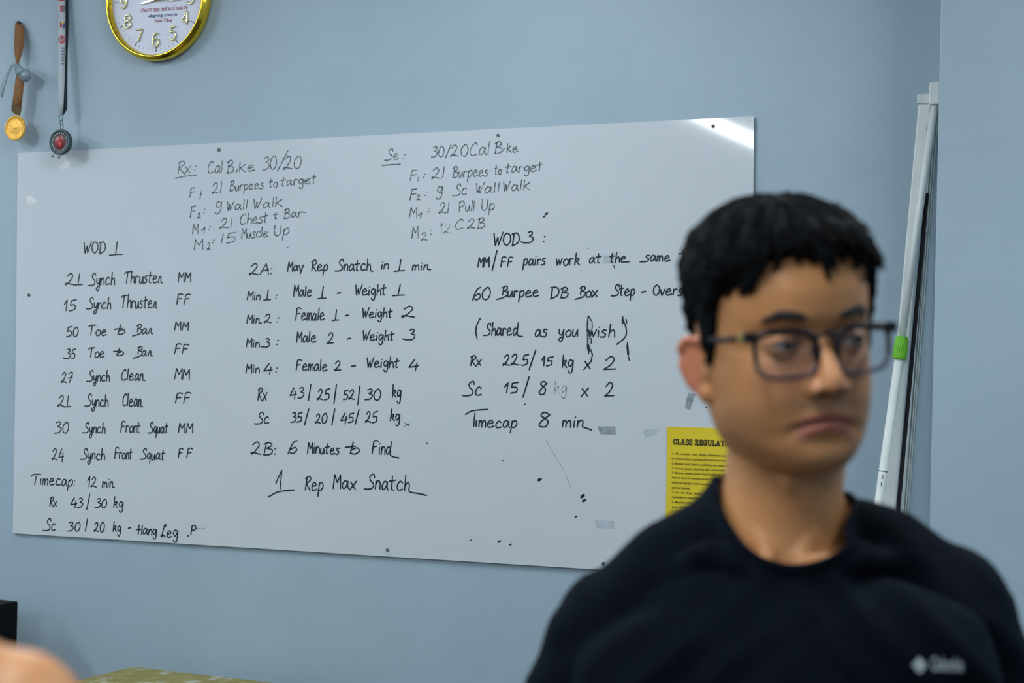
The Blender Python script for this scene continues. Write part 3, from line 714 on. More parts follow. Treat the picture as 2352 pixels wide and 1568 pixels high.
TX = [('1.  All  members  must  always  understand  and  follow  the', 1), ('principles before starting the main workout.', .8), ("2. Members must listen to and follow the coach's instructions.", 1),
      ('3. Do not cancel a class less than 1 hour before it starts.', .96), ('4. Members should arrive at least 5 minutes early so class can', 1), ('start on time. If a member arrives more than 10 minutes late,', 1),
      ('they may only join in the second part of the class after first', 1), ('part has finished.', .27), ('5.  Do  not  drop  barbells  with  light  weights,  and  drop', 1), ('dumbbells or kettlebells on the floor.', .62),
      ('6. Members clean up the equipment after the class in the', 1), ('gym. However, members can ask for help.', .8), ('7. Clean the floor after training.', .5)]
ys = [1043, 1054.5, 1066, 1076.5, 1087, 1098, 1109.5, 1121, 1132, 1143, 1154, 1165, 1175]
for (s, wf), y in zip(TX, ys):
    a = pl(1542.5, y)
    text_mesh(s, .0078, PRS, poster, T(a[0], -.0016, a[1]), name='small_lettering', width=.186*wf, extrude=.0001, bold=.00012)

# ------------------------------------------------------------------ bars leaning in the corner
IV = mat('ivory_white_aluminium', (.66, .72, .70), .38, c2=(.76, .80, .78), scale=14)
IVD = mat('scuffed_ivory_aluminium', (.56, .64, .63), .45, c2=(.70, .76, .75), scale=22)
BLK = mat('black_rubber_and_gap_shade', (.004, .005, .006), .7); GRN = mat('lime_green_plastic', (.14, .48, .012), .42, var=.08)  # the black serves rubber feet and the shade strip between the bars
SCF = mat('dark_scuff_paint', (.10, .13, .14), .7)
def lean(top, low, Yt, Yl):
    a = at_y(*top, Yt); b = at_y(*low, Yl); d = b-a; fl = a+d*(a[2]/-d[2])*1.0; return a, fl
def extr(a, b, prof, out=(0, -1, 0)):
    """prism from a to b with cross section prof [(u,v)], v towards out"""
    t = (b-a)/np.linalg.norm(b-a); o = np.array(out, float); o -= t*(o@t); o /= np.linalg.norm(o); u = np.cross(o, t); u = u if u[0] > 0 else -u
    n = len(prof); V = [p+u*q[0]+o*q[1] for p in (a, b) for q in prof]
    return V, [tuple(range(n)), tuple(n+i for i in range(n))[::-1]]+[(i, n+i, n+(i+1) % n, (i+1) % n) for i in range(n)]
def rel(vf, o): return [np.array(p)-o for p in vf[0]], vf[1]
def prof_box(u0, u1, v0, v1, b=.002): return [(u0+b, v1), (u1-b, v1), (u1, v1-b), (u1, v0), (u0, v0), (u0, v1-b)]
a, b = lean((2129, 236), (2050, 1100), -.050, -.125)
trunk = empty('cable_trunking', b, 'wide ivory trunking bar leaning in the wall corner, left of the narrower bar', 'bar')
obj('body', *rel(extr(a, b, prof_box(-.0165, .0165, 0, .022, .004)), b), IV, trunk)
obj('gap_shade_strip', *rel(extr(a+(b-a)*.10, b, prof_box(.0168, .0255, 0, .006, .001)), b), BLK, trunk)['label'] = 'black strip standing in for the shaded gap beside the bar'  # black strip put in for the shade in the gap between the bars
obj('end_cap', *rel(extr(a+np.array([0, 0, .018]), a-np.array([0, 0, .004]), prof_box(-.020, .018, -.002, .027, .005)), b), IVD, trunk)
for k, (t, u) in enumerate(((.03, .010), (.20, -.005), (.27, .004))):
    p = a+(b-a)*t; obj('scuff', *rel(ellipsoid((p[0]+u, p[1]-.0225, p[2]), (.0012, .0008, .006+.004*k), nu=8, nv=6), b), SCF, trunk)
a, b = lean((2149, 224), (2083, 1100), -.008, -.060)
bar = empty('narrow_batten', b, 'narrow ribbed ivory batten leaning in the corner beside the pillar', 'bar')
obj('body', *rel(extr(a, b, [(-.0125, .014), (-.010, .016), (.001, .016), (.002, .010), (.004, .010), (.005, .015), (.007, .015), (.008, .010), (.010, .010), (.0105, .013), (.0125, .013), (.0125, 0), (-.0125, 0)]), b), IVD, bar)
def on(a, b, px_y, top_y, low_y): pass
z1 = at_y(2138, 501, -.05)[2]; z2 = at_y(2138, 535, -.05)[2]
t1 = (a[2]-z1)/(a[2]-b[2]); t2 = (a[2]-z2)/(a[2]-b[2])
obj('clip', *rel(extr(a+(b-a)*t1, a+(b-a)*t2, prof_box(-.015, .009, 0, .021, .003)), b), IV, bar)
pm = a+(b-a)*((t1+t2)/2); obj('screw', *rel(ellipsoid((pm[0]+.004, pm[1]-.021, pm[2]), (.003, .0015, .003), nu=10, nv=6), b), SCREW, bar)
obj('scuff', *rel(ellipsoid((pm[0]-.01, pm[1]-.02, pm[2]+.17), (.0012, .001, .018), nu=8, nv=6), b), SCF, bar)
a, b = lean((2147, 238), (2026, 1100), -.088, -.172)
pole = empty('telescopic_pole', b, 'white telescopic broom pole with a lime green collar leaning in the corner', 'pole')
zg = at_y(2065, 800, -.11)[2]; tg = (a[2]-zg)/(a[2]-b[2]); pg = a+(b-a)*tg; ax = (b-a)/np.linalg.norm(b-a)
obj('upper_tube', *rel(tube([a, pg+ax*.01], .0088, 20), b), IV, pole, True)
obj('end_cap', *rel(extr(a+np.array([0.001, 0, .050]), a-(a-b)*.001+np.array([0.001, 0, 0]), prof_box(-.0125, .0135, -.010, .013, .003)), b), IV, pole)
obj('lower_tube', *rel(tube([pg, b], .0108, 20), b), IV, pole, True)
V = []; F = []; seg = 48; prof = [(-.029, .0125), (-.027, .0140), (-.018, .0150), (-.012, .0158), (.020, .0168), (.026, .0160), (.0265, .011)]
t, e1, e2 = frame_of(ax)
for h, r in prof:
    for k in range(seg):
        g_ = 2*PI*k/seg; rr = r+(.0007 if k % 2 else -.0003)*(1 if -.02 < h < .025 else 0); V.append(pg+ax*h+e1*math.cos(g_)*rr+e2*math.sin(g_)*rr)
for j in range(len(prof)-1):
    for k in range(seg): F.append((j*seg+k, j*seg+(k+1) % seg, (j+1)*seg+(k+1) % seg, (j+1)*seg+k))
F.append(tuple(range(seg))[::-1]); F.append(tuple((len(prof)-1)*seg+k for k in range(seg)))
obj('collar', *rel((V, F), b), GRN, pole)['label'] = 'ribbed lime green collar'
tt = (a[2]-at_y(2028, 1080, -.13)[2])/(a[2]-b[2]); ps = a+(b-a)*tt
obj('label_ring', *rel(tube([ps-ax*.002, ps+ax*.0005], .0111, 20), b), SCF, pole)
for q, u in ((.012, -.006), (.02, .005), (.03, -.004)): obj('scuff', *rel(ellipsoid(ps+ax*q+e1*u+np.array([0, -.0098, 0]), (.0012, .0012, .006), nu=8, nv=6), b), SCF, pole)

# ------------------------------------------------------------------ black speaker and plyometric box
BP = mat('black_speaker_vinyl', (.003, .003, .0035), .6, **{'Specular IOR Level': .12}, bump=.4, bscale=300)
xr = at_y(42, 1380, -.12)
sp = empty('floor_speaker', (xr[0]-.19, -.32, 0), 'black floor speaker cabinet at the left edge under the whiteboard', 'speaker')
sz = xr[2]
obj('cabinet', *box(-.19, .19, -.20, .20, .02, sz, .006), BP, sp)
obj('grille', *box(-.172, .172, -.212, -.199, .06, sz-.03, .004), mat('black_speaker_mesh', (.006, .006, .006), .7, bump=1., bscale=900, **{'Specular IOR Level': .1}), sp)
for x in (-.15, .15):
    for y in (-.16, .16):
        obj('rubber_foot', *[(lambda vf: vf[0])(tube([(x, y, 0), (x, y, .022)], .018, 14)), tube([(x, y, 0), (x, y, .022)], .018, 14)[1]], BLK, sp)
OSB = mat('worn_olive_painted_plywood', (.19, .155, .03), .6, c2=(.30, .27, .085), scale=26, bump=.6, bscale=120)
def osb_wear():
    nt = OSB.node_tree; b = nt.nodes['Principled BSDF']; mx = [n for n in nt.nodes if n.type == 'MIX'][0]; tc = [n for n in nt.nodes if n.type == 'TEX_COORD'][0]
    nz = N(nt, 'ShaderNodeTexNoise', Scale=13., Detail=8., Roughness=.7); rp = N(nt, 'ShaderNodeMapRange')
    rp.inputs[1].default_value = .57; rp.inputs[2].default_value = .63
    m2 = N(nt, 'ShaderNodeMix', data_type='RGBA'); m2.inputs['B'].default_value = (.42, .43, .36, 1)
    nt.links.new(tc.outputs['Object'], nz.inputs['Vector']); nt.links.new(nz.outputs['Fac'], rp.inputs[0]); nt.links.new(rp.outputs[0], m2.inputs['Factor'])
    nt.links.new(mx.outputs['Result'], m2.inputs['A']); nt.links.new(m2.outputs['Result'], b.inputs['Base Color'])
osb_wear()
BX0, BX1, BY0, BY1, BH = -.650, .11, -.617, -.107, .65
pb = empty('plyometric_box', ((BX0+BX1)/2, (BY0+BY1)/2, 0), 'olive yellow worn plywood jump box on the floor below the whiteboard', 'box')
hx, hy = (BX1-BX0)/2, (BY1-BY0)/2; t = .018
def panel_hole(w, h):
    """side panel in x-z plane with a hand slot"""
    bm = bmesh.new(); o = [bm.verts.new((x, 0, z)) for x, z in ((-w, 0), (w, 0), (w, h), (-w, h))]
    n = 16; sl = []
    for k in range(n):
        g_ = 2*PI*k/n; cx = .045 if math.cos(g_) > 0 else -.045; sl.append(bm.verts.new((cx+.018*math.cos(g_), 0, h*.72+.018*math.sin(g_))))
    es = [bm.edges.new((o[i], o[(i+1) % 4])) for i in range(4)]+[bm.edges.new((sl[i], sl[(i+1) % n])) for i in range(n)]
    bmesh.ops.triangle_fill(bm, edges=es, use_beauty=True)
    r = bmesh.ops.extrude_face_region(bm, geom=bm.faces[:])
    for e in r['geom']:
        if isinstance(e, bmesh.types.BMVert): e.co.y += t
    bmesh.ops.recalc_face_normals(bm, faces=bm.faces[:]); bm.verts.index_update()
    q = ([tuple(v.co) for v in bm.verts], [[v.index for v in f.verts] for f in bm.faces]); bm.free(); return q
obj('top_panel', *box(-hx, hx, -hy, hy, BH-t, BH, .002), OSB, pb)
for nm, w_, rz, lx, ly in (('side_panel', hx, 0, 0, -hy), ('side_panel', hx, PI, 0, hy), ('side_panel', hy-t, -PI/2, -hx, 0), ('side_panel', hy-t, PI/2, hx, 0)):
    o = obj(nm, *panel_hole(w_, BH-t), OSB, pb); o.rotation_euler = (0, 0, rz); o.location = (lx, ly, 0)
# ------------------------------------------------------------------ people
def union(parts, voxel, smooth=4, factor=.5):
    v, f = merge(*parts); me = mesh('tmp', v, f)
    o = bpy.data.objects.new('tmp', me); COL.objects.link(o)
    r = o.modifiers.new('r', 'REMESH'); r.mode = 'VOXEL'; r.voxel_size = voxel
    if smooth:
        s = o.modifiers.new('s', 'SMOOTH'); s.iterations = smooth; s.factor = factor
    dg = bpy.context.evaluated_depsgraph_get(); dg.update()
    m2 = bpy.data.meshes.new_from_object(o.evaluated_get(dg)); bpy.data.objects.remove(o); bpy.data.meshes.remove(me)
    return m2
def get(me):
    a = np.zeros(len(me.vertices)*3); me.vertices.foreach_get('co', a); return a.reshape(-1, 3)
def put(me, co): me.vertices.foreach_set('co', np.ascontiguousarray(co).ravel()); me.update()
def nrm(me):
    a = np.zeros(len(me.vertices)*3); me.vertices.foreach_get('normal', a); return a.reshape(-1, 3)
def lap(me, co, it=3):
    n = len(me.edges); e = np.zeros(n*2, dtype=np.int64); me.edges.foreach_get('vertices', e); e = e.reshape(-1, 2)
    for _ in range(it):
        s = np.zeros_like(co); c = np.zeros(len(co))
        np.add.at(s, e[:, 0], co[e[:, 1]]); np.add.at(s, e[:, 1], co[e[:, 0]]); np.add.at(c, e[:, 0], 1); np.add.at(c, e[:, 1], 1)
        co = co*.5+.5*s/np.maximum(c, 1)[:, None]
    return co
def Gs(d, s): return np.exp(-(d/s)**2/2)
def sm(x, a, b):
    t = np.clip((x-a)/(b-a), 0, 1); return t*t*(3-2*t)

# head profile: z from eye level, front y, back y, half width (metres)
HP = np.array([
 (-.121, -.050, .010, .014), (-.119, -.071, .020, .028), (-.113, -.083, .030, .041), (-.104, -.088, .040, .050), (-.092, -.0875, .046, .0595), (-.082, -.084, .050, .0650), (-.071, -.0875, .056, .0680),
 (-.060, -.0885, .062, .0700), (-.050, -.0895, .070, .0705), (-.040, -.0875, .078, .0720), (-.028, -.0865, .086, .0740), (-.012, -.0855, .092, .0750), (.003, -.0845, .096, .0755),
 (.016, -.0885, .098, .0755), (.028, -.0925, .099, .0760), (.045, -.0930, .098, .0765), (.062, -.0890, .094, .0750), (.078, -.0800, .086, .0700), (.092, -.0660, .074, .0610), (.103, -.0480, .058, .0490), (.111, -.0260, .036, .0320), (.115, -.0060, .012, .0110)])
def head_ring(z, th, grow=0.):
    yf = np.interp(z, HP[:, 0], HP[:, 1]); yb = np.interp(z, HP[:, 0], HP[:, 2]); w = np.interp(z, HP[:, 0], HP[:, 3])
    yc = .004*(1-grow)
    n = 2.15+.40*sm(-z, -.01, .05)
    s, c = math.sin(th), math.cos(th)
    x = w*math.copysign(abs(s)**(2/n), s); cy = abs(c)**(2/n)
    y = yc+(yf-yc)*cy if c > 0 else yc+(yb-yc)*cy
    return np.array([x, y, z])
def head_loft(nz=44, nt=64):
    zs = np.interp(np.linspace(0, 1, nz), np.linspace(0, 1, len(HP)), HP[:, 0]); V = []; F = []
    for z in zs:
        for k in range(nt): V.append(head_ring(z, 2*PI*k/nt))
    for j in range(nz-1):
        for k in range(nt): F.append((j*nt+k, j*nt+(k+1) % nt, (j+1)*nt+(k+1) % nt, (j+1)*nt+k))
    F.append(tuple(range(nt))[::-1]); F.append(tuple((nz-1)*nt+k for k in range(nt))); return V, F
def ear_parts(s):
    """s=-1: the person's right ear (image left)"""
    P = []
    M = Matrix.Translation((s*.0745, .014, -.023))@Matrix.Scale(.93, 4)@Matrix.Rotation(-s*math.radians(20), 4, 'Z')@Matrix.Rotation(math.radians(-8), 4, 'X')@Matrix.Rotation(s*math.radians(4), 4, 'Y')
    def q(vf): return xf(vf, M)
    # plane of the ear: local y (back) and z (up); x is thickness
    rim = [(0, -.010, .014), (.002*s, -.008, .025), (.005*s, .000, .032), (.008*s, .010, .032), (.010*s, .0185, .024), (.010*s, .0205, .010), (.008*s, .0175, -.004), (.006*s, .012, -.015), (.003*s, .006, -.023)]
    P.append(q(capsule(rim, [.0036, .0042, .0044, .0046, .0046, .0044, .0042, .0044, .005], 10)))
    P.append(q(capsule([(.005*s, .006, .022), (.006*s, .011, .010), (.005*s, .009, -.003), (.003*s, .004, -.012)], [.003, .0038, .0042, .0042], 10)))
    P.append(q(ellipsoid((.0045*s, .0085, .005), (.0042, .0175, .029), rot=(0, 0, -s*.25))))
    P.append(q(ellipsoid((.002*s, .002, -.025), (.0055, .0095, .0105))))
    P.append(q(ellipsoid((.002*s, -.009, -.004), (.005, .0045, .008))))
    P.append(q(capsule([(-.006*s, .000, .012), (-.006*s, .002, -.010)], [.012, .012], 12)))
    return P
def nose_parts():
    P = [capsule([(0, -.081, .006), (0, -.0885, -.006), (0, -.0985, -.022), (0, -.1045, -.033)], [.0078, .0082, .0090, .0100], 14),
         ellipsoid((0, -.1045, -.0365), (.0105, .0105, .0088)), ellipsoid((.0135, -.0935, -.0400), (.0072, .0115, .0078)), ellipsoid((-.0135, -.0935, -.0400), (.0072, .0115, .0078)),
         ellipsoid((0, -.088, -.034), (.016, .014, .016)), ellipsoid((0, -.095, -.0455), (.0042, .008, .004))]
    return P
EYX, EYY, EYZ = .0332, -.0705, -.001
def mouth_z(x): return -.0690-.0062*(np.abs(x)/.028)**1.5
def face_shape(p):
    """p: head-local vertices (n,3) -> displaced"""
    x, y, z = p[:, 0].copy(), p[:, 1].copy(), p[:, 2].copy(); fr = sm(-y, .045, .060)
    ax = np.abs(x)
    d = .0080*Gs(ax-.031, .0150)*Gs(z-.001, .0105)                 # sockets
    d -= .0025*Gs(ax-.028, .018)*Gs(z-.021, .006)                   # brow ridge
    d -= .0030*Gs(ax-.046, .014)*Gs(z+.026, .014)                   # cheek bones
    d += .0012*Gs(ax-.024, .006)*Gs(z+.052, .016)                   # folds beside the nose
    mz = mouth_z(x)
    d -= .0036*Gs(ax, .0185)*Gs(z-mz-.0062, .0038)
    d -= .0046*Gs(ax, .0165)*Gs(z-mz+.0068, .0048)
    d += .0050*Gs(z-mz, .0016)*sm(-ax, -.032, -.025)
    d += .0022*Gs(x, .0022)*Gs(z+.0545, .004)                       # philtrum
    d += .0030*Gs(ax, .014)*Gs(z-mz+.0185, .0045)                   # under the lower lip
    d += .0022*Gs(ax-.030, .004)*Gs(z-mz+.001, .005)
    y2 = y+d*fr
    # nostrils
    nn = Gs(ax-.0072, .0030)*Gs(y+.0985, .0045)*Gs(z+.0475, .004)
    z2 = z+.0050*nn
    # eyelids follow the eyeball
    for s in (-1, 1):
        u = (x-s*EYX)/.0165; vv = (z-EYZ)/.0150; rr = u*u+vv*vv
        bulge = EYY-.0142*np.sqrt(np.clip(1-rr, 0, 1))
        wgt = sm(1-rr, .05, .55)*fr
        top = .0028*(1-np.clip(np.abs(x-s*EYX)/.0135, 0, 1)**2.2); bot = -.0034*(1-np.clip(np.abs(x-s*EYX)/.0135, 0, 1)**2.0)
        slit = sm(z-EYZ-bot, -.0006, .0006)*sm(-(z-EYZ-top), -.0006, .0006)*(np.abs(x-s*EYX) < .0136)
        lid = np.minimum(y2, bulge); y2 = y2*(1-wgt)+lid*wgt
        y2 = np.where(slit > 0, y2*(1-slit)+(EYY-.0060)*slit, y2)
    return np.stack([x, y2, z2], 1)
def face_colour(p, n, base):
    """lips, ears, beard area, lashes, darker eyelids, plus painted shade in nostrils and mouth line"""
    c = np.tile(np.array(base), (n, 1)); x, y, z = p[:, 0], p[:, 1], p[:, 2]; ax = np.abs(x); fr = sm(-y, .05, .07)
    def mixc(col, w): c[:] = c*(1-w[:, None])+np.array(col)*w[:, None]
    beard = np.clip(sm(-z, .045, .062)*sm(z, -.15, -.118)*sm(-y, -.01, .03)*(1-.5*sm(-ax, -.052, -.038)*sm(z, -.1, -.09)), 0, 1)
    mixc((.25, .14, .07), .42*beard)
    must = Gs(ax, .024)*Gs(z+.054, .0055)*fr; mixc((.26, .18, .13), .40*must)
    ear = sm(ax, .0755, .082)*sm(y, -.012, .002)*sm(-z, -.03, -.015)*sm(z, -.065, -.055); mixc((.60, .20, .12), .75*ear)
    red = Gs(ax-.042, .018)*Gs(z+.030, .016)*fr+.7*Gs(x, .016)*Gs(z+.034, .012)*fr; mixc((.62, .27, .17), .30*np.clip(red, 0, 1))
    mz = mouth_z(x); hw = sm(-ax, -.0290, -.0235)
    lip = np.clip(sm(z-mz, -.0125, -.0105)*sm(-(z-mz), -.0085, -.0068)*hw, 0, 1)*fr; mixc((.50, .155, .125), .78*lip)
    mixc((.12, .035, .03), .75*Gs(z-mz, .0011)*hw*fr)  # shade in the mouth parting, painted into the tint
    nn = Gs(ax-.0072, .0028)*Gs(y+.0985, .006)*Gs(z+.0465, .0035); mixc((.05, .02, .015), np.clip(nn*1.2, 0, 1))  # nostril shade painted into the tint
    for s in (-1, 1):
        e = Gs(x-s*EYX, .012)*Gs(z-EYZ, .0065)*fr; mixc((.33, .17, .11), .45*e)
        tp = EYZ+.0028*(1-np.clip(np.abs(x-s*EYX)/.0135, 0, 1)**2.2)
        mixc((.03, .015, .012), .85*Gs(z-tp-.0008, .0011)*sm(-np.abs(x-s*EYX), -.0165, -.0130)*fr)
    return c
def skin_mat(name):
    m = bpy.data.materials.new(name); m.use_nodes = True; nt = m.node_tree; b = nt.nodes['Principled BSDF']
    at = N(nt, 'ShaderNodeAttribute', attribute_name='tint'); tc = N(nt, 'ShaderNodeTexCoord'); nz = N(nt, 'ShaderNodeTexNoise', Scale=38., Detail=6.)
    mx = N(nt, 'ShaderNodeMix', data_type='RGBA', blend_type='MULTIPLY'); mx.inputs['Factor'].default_value = 1
    rp = N(nt, 'ShaderNodeMapRange'); rp.inputs[3].default_value = .88; rp.inputs[4].default_value = 1.1
    nt.links.new(tc.outputs['Object'], nz.inputs['Vector']); nt.links.new(nz.outputs['Fac'], rp.inputs[0])
    nt.links.new(at.outputs['Color'], mx.inputs['A']); nt.links.new(rp.outputs[0], mx.inputs['B']); nt.links.new(mx.outputs['Result'], b.inputs['Base Color'])
    b.inputs['Roughness'].default_value = .44; b.inputs['Subsurface Weight'].default_value = .18; b.inputs['Subsurface Scale'].default_value = .006
    b.inputs['Subsurface Radius'].default_value = (1, .35, .2); b.inputs['Specular IOR Level'].default_value = .42
    return m
SKIN = skin_mat('warm_skin')
HAIR = mat('black_hair', (.0022, .0030, .0040), .6, var=.5, scale=140)
HAIR.node_tree.nodes['Principled BSDF'].inputs['Specular IOR Level'].default_value = .07
SHIRT = mat('navy_black_jersey', (.0022, .0042, .0080), .85, var=.15, scale=60, bump=.3, bscale=700)
_s = SHIRT.node_tree.nodes['Principled BSDF']; _s.inputs['Sheen Weight'].default_value = .03; _s.inputs['Specular IOR Level'].default_value = .06; _s.inputs['Sheen Roughness'].default_value = .45; _s.inputs['Sheen Tint'].default_value = (.14, .34, .62, 1)
TROUS = mat('black_gym_trousers', (.008, .008, .010), .85); SHOE = mat('grey_trainers', (.10, .10, .11), .6); SOLE = mat('pale_rubber_sole', (.45, .45, .44), .6)
TANK = mat('grey_vest_cloth', (.12, .13, .14), .85); EYEW = mat('eye_white', (.55, .50, .46), .25, var=.02); IRIS = mat('dark_brown_iris', (.020, .010, .006), .15); BROW = mat('black_brow_hair', (.010, .008, .007), .6)

def body_parts(P):
    """P: dict of joints in body-local metres (front is -y)"""
    S = []
    # trunk rings z, half width, half depth, yc, xc
    R = P['rings']; nt = 40; V = []; F = []
    for z, w_, d_, yc, xc in R:
        for k in range(nt):
            g_ = 2*PI*k/nt; n_ = 2.4
            V.append((xc+w_*math.copysign(abs(math.cos(g_))**(2/n_), math.cos(g_)), yc+d_*math.copysign(abs(math.sin(g_))**(2/n_), math.sin(g_)), z))
    m = len(R)
    for j in range(m-1):
        for k in range(nt): F.append((j*nt+k, j*nt+(k+1) % nt, (j+1)*nt+(k+1) % nt, (j+1)*nt+k))
    F.append(tuple(range(nt))[::-1]); F.append(tuple((m-1)*nt+k for k in range(nt))); S.append((V, F))
    for s in (-1, 1):
        sh = P['sh'][s]; nk = P['neck0']; nt_ = P['neck1']
        S.append(capsule([(nk[0]+s*.022, nk[1]+.024, nk[2]+.030), (nk[0]+s*.046, nk[1]+.022, nk[2]-.016), (sh[0]*.62, .022, sh[2]*.58+nk[2]*.42+.006), (sh[0]*.92, .016, sh[2]-.008)], [.030, .036, .040, .043], 16))
        S.append(ellipsoid((sh[0], sh[1], sh[2]-.020), (.046, .054, .056)))
        S.append(ellipsoid((sh[0]*.62, -.058, sh[2]-.070), (.088, .048, .076)))  # chest
        S.append(ellipsoid((sh[0]*.60, .062, sh[2]-.085), (.085, .045, .095)))   # shoulder blade
        S.append(capsule([sh-np.array([0, 0, .018]), (sh+P['el'][s])/2+np.array([s*.003, 0, 0]), P['el'][s]], [.048, .046, .038], 16))
        S.append(capsule([P['el'][s], P['el'][s]*.7+P['wr'][s]*.3, P['wr'][s]], [.039, .040, .026], 16))
    S.append(capsule([P['neck0']+np.array([0, .004, -.04]), P['neck0'], (P['neck0']+P['neck1'])/2, P['neck1']], [.070, .0585, .0560, .0570], 28))
    for s in (-1, 1):   # neck muscles and collar bones
        S.append(capsule([P['neck1']+np.array([s*.045, .018, .006]), P['neck0']+np.array([s*.034, -.026, .02]), P['neck0']+np.array([s*.014, -.058, -.030])], [.014, .0125, .009], 10))
        S.append(capsule([P['neck0']+np.array([s*.016, -.066, -.038]), P['neck0']+np.array([s*.07, -.056, -.026]), P['sh'][s]+np.array([-s*.03, -.01, .018])], [.0085, .0075, .009], 10))
    S.append(ellipsoid(P['neck0']*.45+P['neck1']*.55+np.array([0, -.050, -.004]), (.011, .012, .016)))
    return S
def hand_parts(wr, s, fwd=(0, -1, 0)):
    """relaxed hand hanging from the wrist; palm faces the thigh"""
    S = []; w_ = np.array(wr, float); f = np.array([0, -1., 0])
    S.append(xf(ellipsoid((0, 0, 0), (.014, .040, .048)), Matrix.Translation(tuple(w_+np.array([0, -.004, -.052])))))
    for k, (dy, L) in enumerate(((-.030, .070), (-.011, .080), (.009, .074), (.027, .060))):
        a = w_+np.array([0, dy-.004, -.085]); b = a+np.array([-s*.006, -.003, -L*.45]); c = b+np.array([-s*.014, -.002, -L*.3]); d = c+np.array([-s*.017, 0, -L*.18])
        S.append(capsule([w_+np.array([0, dy*.6, -.055]), a, b, c, d], [.009, .0092, .0085, .0078, .0068], 10))
    a = w_+np.array([-s*.004, -.026, -.030]); S.append(capsule([w_+np.array([0, -.01, -.02]), a, a+np.array([-s*.010, -.026, -.024]), a+np.array([-s*.017, -.036, -.048])], [.013, .013, .0105, .0085], 10))
    return S
def leg_parts(r=1.):
    S = []
    for s in (-1, 1): S.append(capsule([(s*.085, .0, .92), (s*.095, .0, .70), (s*.105, -.005, .50), (s*.110, .015, .34), (s*.112, .02, .10)], [.088*r, .074*r, .054*r, .053*r, .038*r], 18))
    return S
def shoe(s):
    V = []; F = []; prof = [(.085, .036, .085), (.07, .040, .09), (.03, .041, .095), (-.03, .042, .080), (-.09, .047, .062), (-.13, .044, .052), (-.16, .030, .040), (-.172, .012, .030)]
    nt = 16
    for y, w_, h in prof:
        for k in range(nt):
            g_ = 2*PI*k/nt; V.append((s*.112+w_*math.cos(g_), y, .022+(h-.022)*max(0, math.sin(g_)) if math.sin(g_) > 0 else .022+.0*g_))
    for j in range(len(prof)-1):
        for k in range(nt): F.append((j*nt+k, j*nt+(k+1) % nt, (j+1)*nt+(k+1) % nt, (j+1)*nt+k))
    F.append(tuple(range(nt))[::-1]); F.append(tuple((len(prof)-1)*nt+k for k in range(nt)))
    return V, F
def sole(s):
    prof = [(.088, .030), (.07, .041), (.0, .043), (-.09, .049), (-.14, .043), (-.172, .018)]; V = []; F = []
    L = [(s*.112-w_, y) for y, w_ in prof]+[(s*.112+w_, y) for y, w_ in prof[::-1]]; n = len(L)
    V = [(x, y, 0) for x, y in L]+[(x, y, .026) for x, y in L]
    F = [tuple(range(n)), tuple(n+i for i in range(n))[::-1]]+[(i, n+i, n+(i+1) % n, (i+1) % n) for i in range(n)]; return V, F

def colour_attr(me, c):
    at = me.color_attributes.new('tint', 'FLOAT_COLOR', 'POINT'); a = np.ones((len(me.vertices), 4)); a[:, :3] = c; at.data.foreach_set('color', a.ravel())

def crop(me, keep):
    bm = bmesh.new(); bm.from_mesh(me); bm.verts.ensure_lookup_table()
    bmesh.ops.delete(bm, geom=[v for v, k in zip(bm.verts[:], keep) if not k], context='VERTS')
    bm.to_mesh(me); bm.free(); me.update()
def solid(me, th):
    """give an open cloth mesh a thickness (inward)"""
    o = bpy.data.objects.new('tmp', me); COL.objects.link(o); s = o.modifiers.new('s', 'SOLIDIFY'); s.thickness = th; s.offset = -1
    dg = bpy.context.evaluated_depsgraph_get(); dg.update(); m2 = bpy.data.meshes.new_from_object(o.evaluated_get(dg)); bpy.data.objects.remove(o); bpy.data.meshes.remove(me); return m2

# ---- man in black
BODYYAW = .267+math.radians(5)
base = at_d(1794, 779, 1.64)
FEET = np.array([base[0], base[1], 0.]); EYEH = base[2]
SK = (.535, .245, .095)
P1 = dict(
    rings=[(.86, .150, .105, .005, 0), (.93, .168, .112, .005, 0), (1.04, .152, .104, .0, 0), (1.14, .148, .102, .0, 0), (1.24, .158, .110, .0, .0), (1.31, .160, .112, .002, .002), (1.365, .146, .096, .008, .004), (1.405, .105, .074, .012, .006), (1.440, .066, .055, .014, .006)],
    neck0=np.array([.004, .012, 1.462]), neck1=np.array([.010, .006, 1.545]),
    sh={-1: np.array([-.156, .010, 1.368]), 1: np.array([.166, .010, 1.400])},
    el={-1: np.array([-.222, .030, 1.100]), 1: np.array([.232, .030, 1.125])},
    wr={-1: np.array([-.245, -.030, .865]), 1: np.array([.250, -.030, .895])})
HM = Matrix.Translation((.0, -.012, EYEH))@Matrix.Rotation(math.radians(19), 4, 'Z')@Matrix.Rotation(math.radians(-5.5), 4, 'Y')@Matrix.Rotation(math.radians(2.0), 4, 'X')
HMn = np.array(HM); HI = np.array(HM.inverted())
def to_head(co, I): return co@I[:3, :3].T+I[:3, 3]
